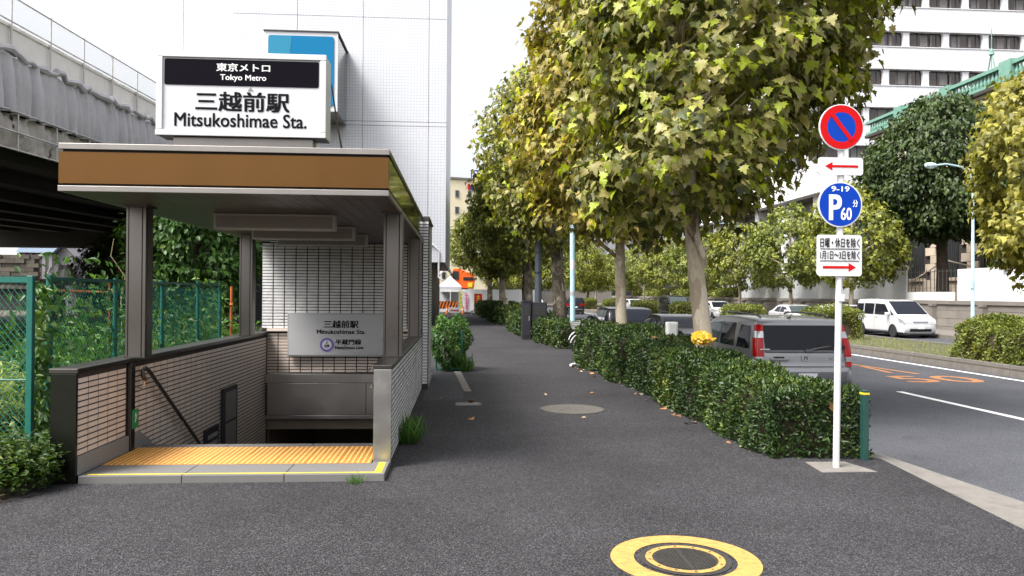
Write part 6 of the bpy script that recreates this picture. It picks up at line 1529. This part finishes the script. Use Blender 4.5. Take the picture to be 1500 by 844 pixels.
# ------------------------------------------------------------------ roadworks at the end of the pavement
WF = thing('white_site_fence', 'white site fence closing off the end of the pavement', 'fence', (3,80,0), world=True)
y = 80; x = -4.0
while x < 7.0: MB().box(x+.01,x+1.99,80,80.06,0,2.2).build('panel', m_['hoarding'], WF); x += 2.0
TE = thing('site_tent', 'white pointed site tent beside the striped barricade', 'tent', (-1,68,0), world=True)
MB().add([(-2.0,67,2.4),(0,67,2.4),(0,69,2.4),(-2.0,69,2.4),(-1,68,3.3),(-2.0,67,2.15),(0,67,2.15),(0,69,2.15),(-2.0,69,2.15)], [(0,1,4),(1,2,4),(2,3,4),(3,0,4),(0,5,6,1),(1,6,7,2),(2,7,8,3),(3,8,5,0)]).build('canopy', m_['tent_white'], TE)
for xx in (-1.95,-.05):
    for yy in (67.05,68.95): MB().tube([(xx,yy,0),(xx,yy,2.3)], .03, 6).build('pole', m_['white_metal'], TE)
for k in range(2): MB().box(-1.9+k*.95,-1.02+k*.95,68.4,68.42,.1,1.9).build('side_curtain', m_['sheet_white'], TE)
BR = thing('barricade', 'orange and black striped barricade in front of the tent', 'barricade', (-1.3,66,0), world=True)
MB().box(-2.3,-.35,66,66.04,.42,1.08).build('board', m_['cabinet'], BR)
for k in range(7): MB().prism([(-2.28+k*.27,.44),(-2.15+k*.27,.44),(-1.93+k*.27,1.06),(-2.06+k*.27,1.06)], 65.985,65.999).build('stripe', m_['stripe_orange'], BR)
MB().tube([(-2.2,66.02,0),(-2.2,66.02,.42)], .03, 6).tube([(-.45,66.02,0),(-.45,66.02,.42)], .03, 6).build('leg', m_['pipe'], BR)
AS = thing('arrow_board', 'low white board with red arrow before the barricade', 'sign', (-.6,64.5,0), world=True)
MB().box(-1.05,-.1,64.5,64.56,.1,.58).build('board', m_['plate'], AS); MB().prism(arrow(-.92,-.22,.34,.12,False), 64.48,64.495).build('arrow', m_['sign_red'], AS); MB().box(-1.0,-.9,64.5,64.7,0,.1).box(-.25,-.15,64.5,64.7,0,.1).build('foot', m_['cabinet'], AS)
def cone(x,y,label):
    T = thing('traffic_cone', label, 'cone', (x,y,0), 0, 'traffic cones'); MB().box(-.18,.18,-.18,.18,0,.04).build('base', m_['cabinet'], T); MB().tube([(0,0,.04),(0,0,.70)], [.13,.03], 12).build('body', m_['stripe_orange'], T, smooth=True); MB().tube([(0,0,.34),(0,0,.48)], [.094,.072], 12).build('white_band', m_['plate'], T, smooth=True)
cone(-1.2,64.3,'traffic cone left of the red arrow board'); cone(.15,65,'traffic cone right of the red arrow board')
def banner(label, x, y, w_, z0, z1, mt, ink):
    T = thing('banner', label, 'banner', (x,y,0), world=True)
    MB().tube([(x-w_/2-.03,y,0),(x-w_/2-.03,y,z1+.08)], .02, 6).tube([(x-w_/2-.03,y,z1+.04),(x+w_/2,y,z1+.04)], .012, 5).build('pole', m_['white_metal'], T)
    b = MB(); n_ = 8
    for i in range(n_+1):
        z = z0+(z1-z0)*i/n_
        for k in range(4): b.v.append((x-w_/2+w_*k/3, y+.04*math.sin(k*1.7+i*.8), z))
    for i in range(n_):
        for k in range(3): a = i*4+k; b.f.append((a,a+1,a+5,a+4))
    b.build('cloth', m_[mt], T, smooth=True)
    mk = MB(); 
    for i in range(4):
        zc = z1-.25-i*(z1-z0-.3)/4; s = w_*.24
        mk.box(x-s,x+s,y-.075,y-.07,zc-.03,zc+.03).box(x-.03,x+.03,y-.0751,y-.0701,zc-s,zc+s).box(x-s*.8,x+s*.8,y-.0749,y-.0699,zc-s-.03,zc-s+.02)
    mk.build('print', m_[ink], T)
    MB().box(x-w_/2-.2,x+w_/2,y-.2,y+.2,0,.10).build('base', m_['cabinet'], T)
banner('red upright banner with yellow print at the pavement end', 1.42,64,.66,.15,1.75,'banner_red','ink_yellow')
banner('white upright banner with pink print left of the red one', .45,66,.72,.2,1.86,'banner_white','ink_pink')
banner('narrow yellow-green banner left of the white one', -.02,67,.32,.25,1.95,'banner_yellow','ink_green')
XC = thing('orange_excavator', 'orange excavator cab and boom above the site fence', 'excavator', (.2,84,0), world=True)
MB().prism([(-1.1,2.3),(1.35,2.3),(1.5,3.4),(1.3,4.0),(.5,4.15),(-.2,4.5),(-.9,4.5),(-1.15,3.6)], 83,85.4).build('house', m_['machine_orange'], XC, bevel=.06)
MB().box(-.95,-.3,82.95,82.999,3.3,4.2).build('cab_window', m_['window_dark'], XC); MB().box(.2,1.3,82.96,82.999,3.2,3.55).build('engine_grille', m_['cabinet'], XC)
MB().box(-1.4,1.4,82.6,85.6,.0,.9).build('track', m_['tyre'], XC, bevel=.2); MB().tube([(0,84.2,.9),(0,84.2,2.3)], .7, 14).build('turntable', m_['cabinet'], XC); MB().box(.7,1.2,82.9,82.955,2.45,2.95).build('yellow_plate', m_['yellow_paint'], XC)
bo = MB().tube([(-.9,83.2,3.6),(-1.6,82.4,4.6),(-2.9,81.6,3.2)], [.16,.17,.10], 6).build('boom', m_['white_metal'], XC)
for k in range(3): MB().tube([(-1.05-k*.28,83.03-k*.32,3.82+k*.4),(-1.13-k*.28,82.94-k*.32,3.93+k*.4)], .185, 6).build('boom_band', m_['fence_green'], XC)
TR = thing('traffic_signal', 'traffic signal on a pole over the junction', 'traffic light', (7.5,92,0), world=True)
MB().tube([(7.5,92,0),(7.5,92,5.5),(5.6,92,5.6)], [.1,.08,.06], 8).build('pole', m_['pipe'], TR, smooth=True); MB().box(4.5,5.7,91.9,92.1,5.3,5.7).build('housing', m_['frame_grey'], TR, bevel=.05)
for k,mm in enumerate(('ink_green','banner_yellow','lamp_red')): MB().lathe([(.13,0),(.13,.03)], 4.75+k*.36,91.87,12,'y',5.5).build('lens', m_[mm], TR)
SB = thing('control_stand', 'orange hydrant stand beside the far stone wall', 'hydrant', (25.4,42,0), world=True)
MB().box(25.2,25.6,42.0,42.3,-.03,1.0).build('cage', m_['frame_grey'], SB); MB().box(25.1,25.19,42.02,42.28,.1,.5).build('extinguisher', m_['sign_red'], SB)
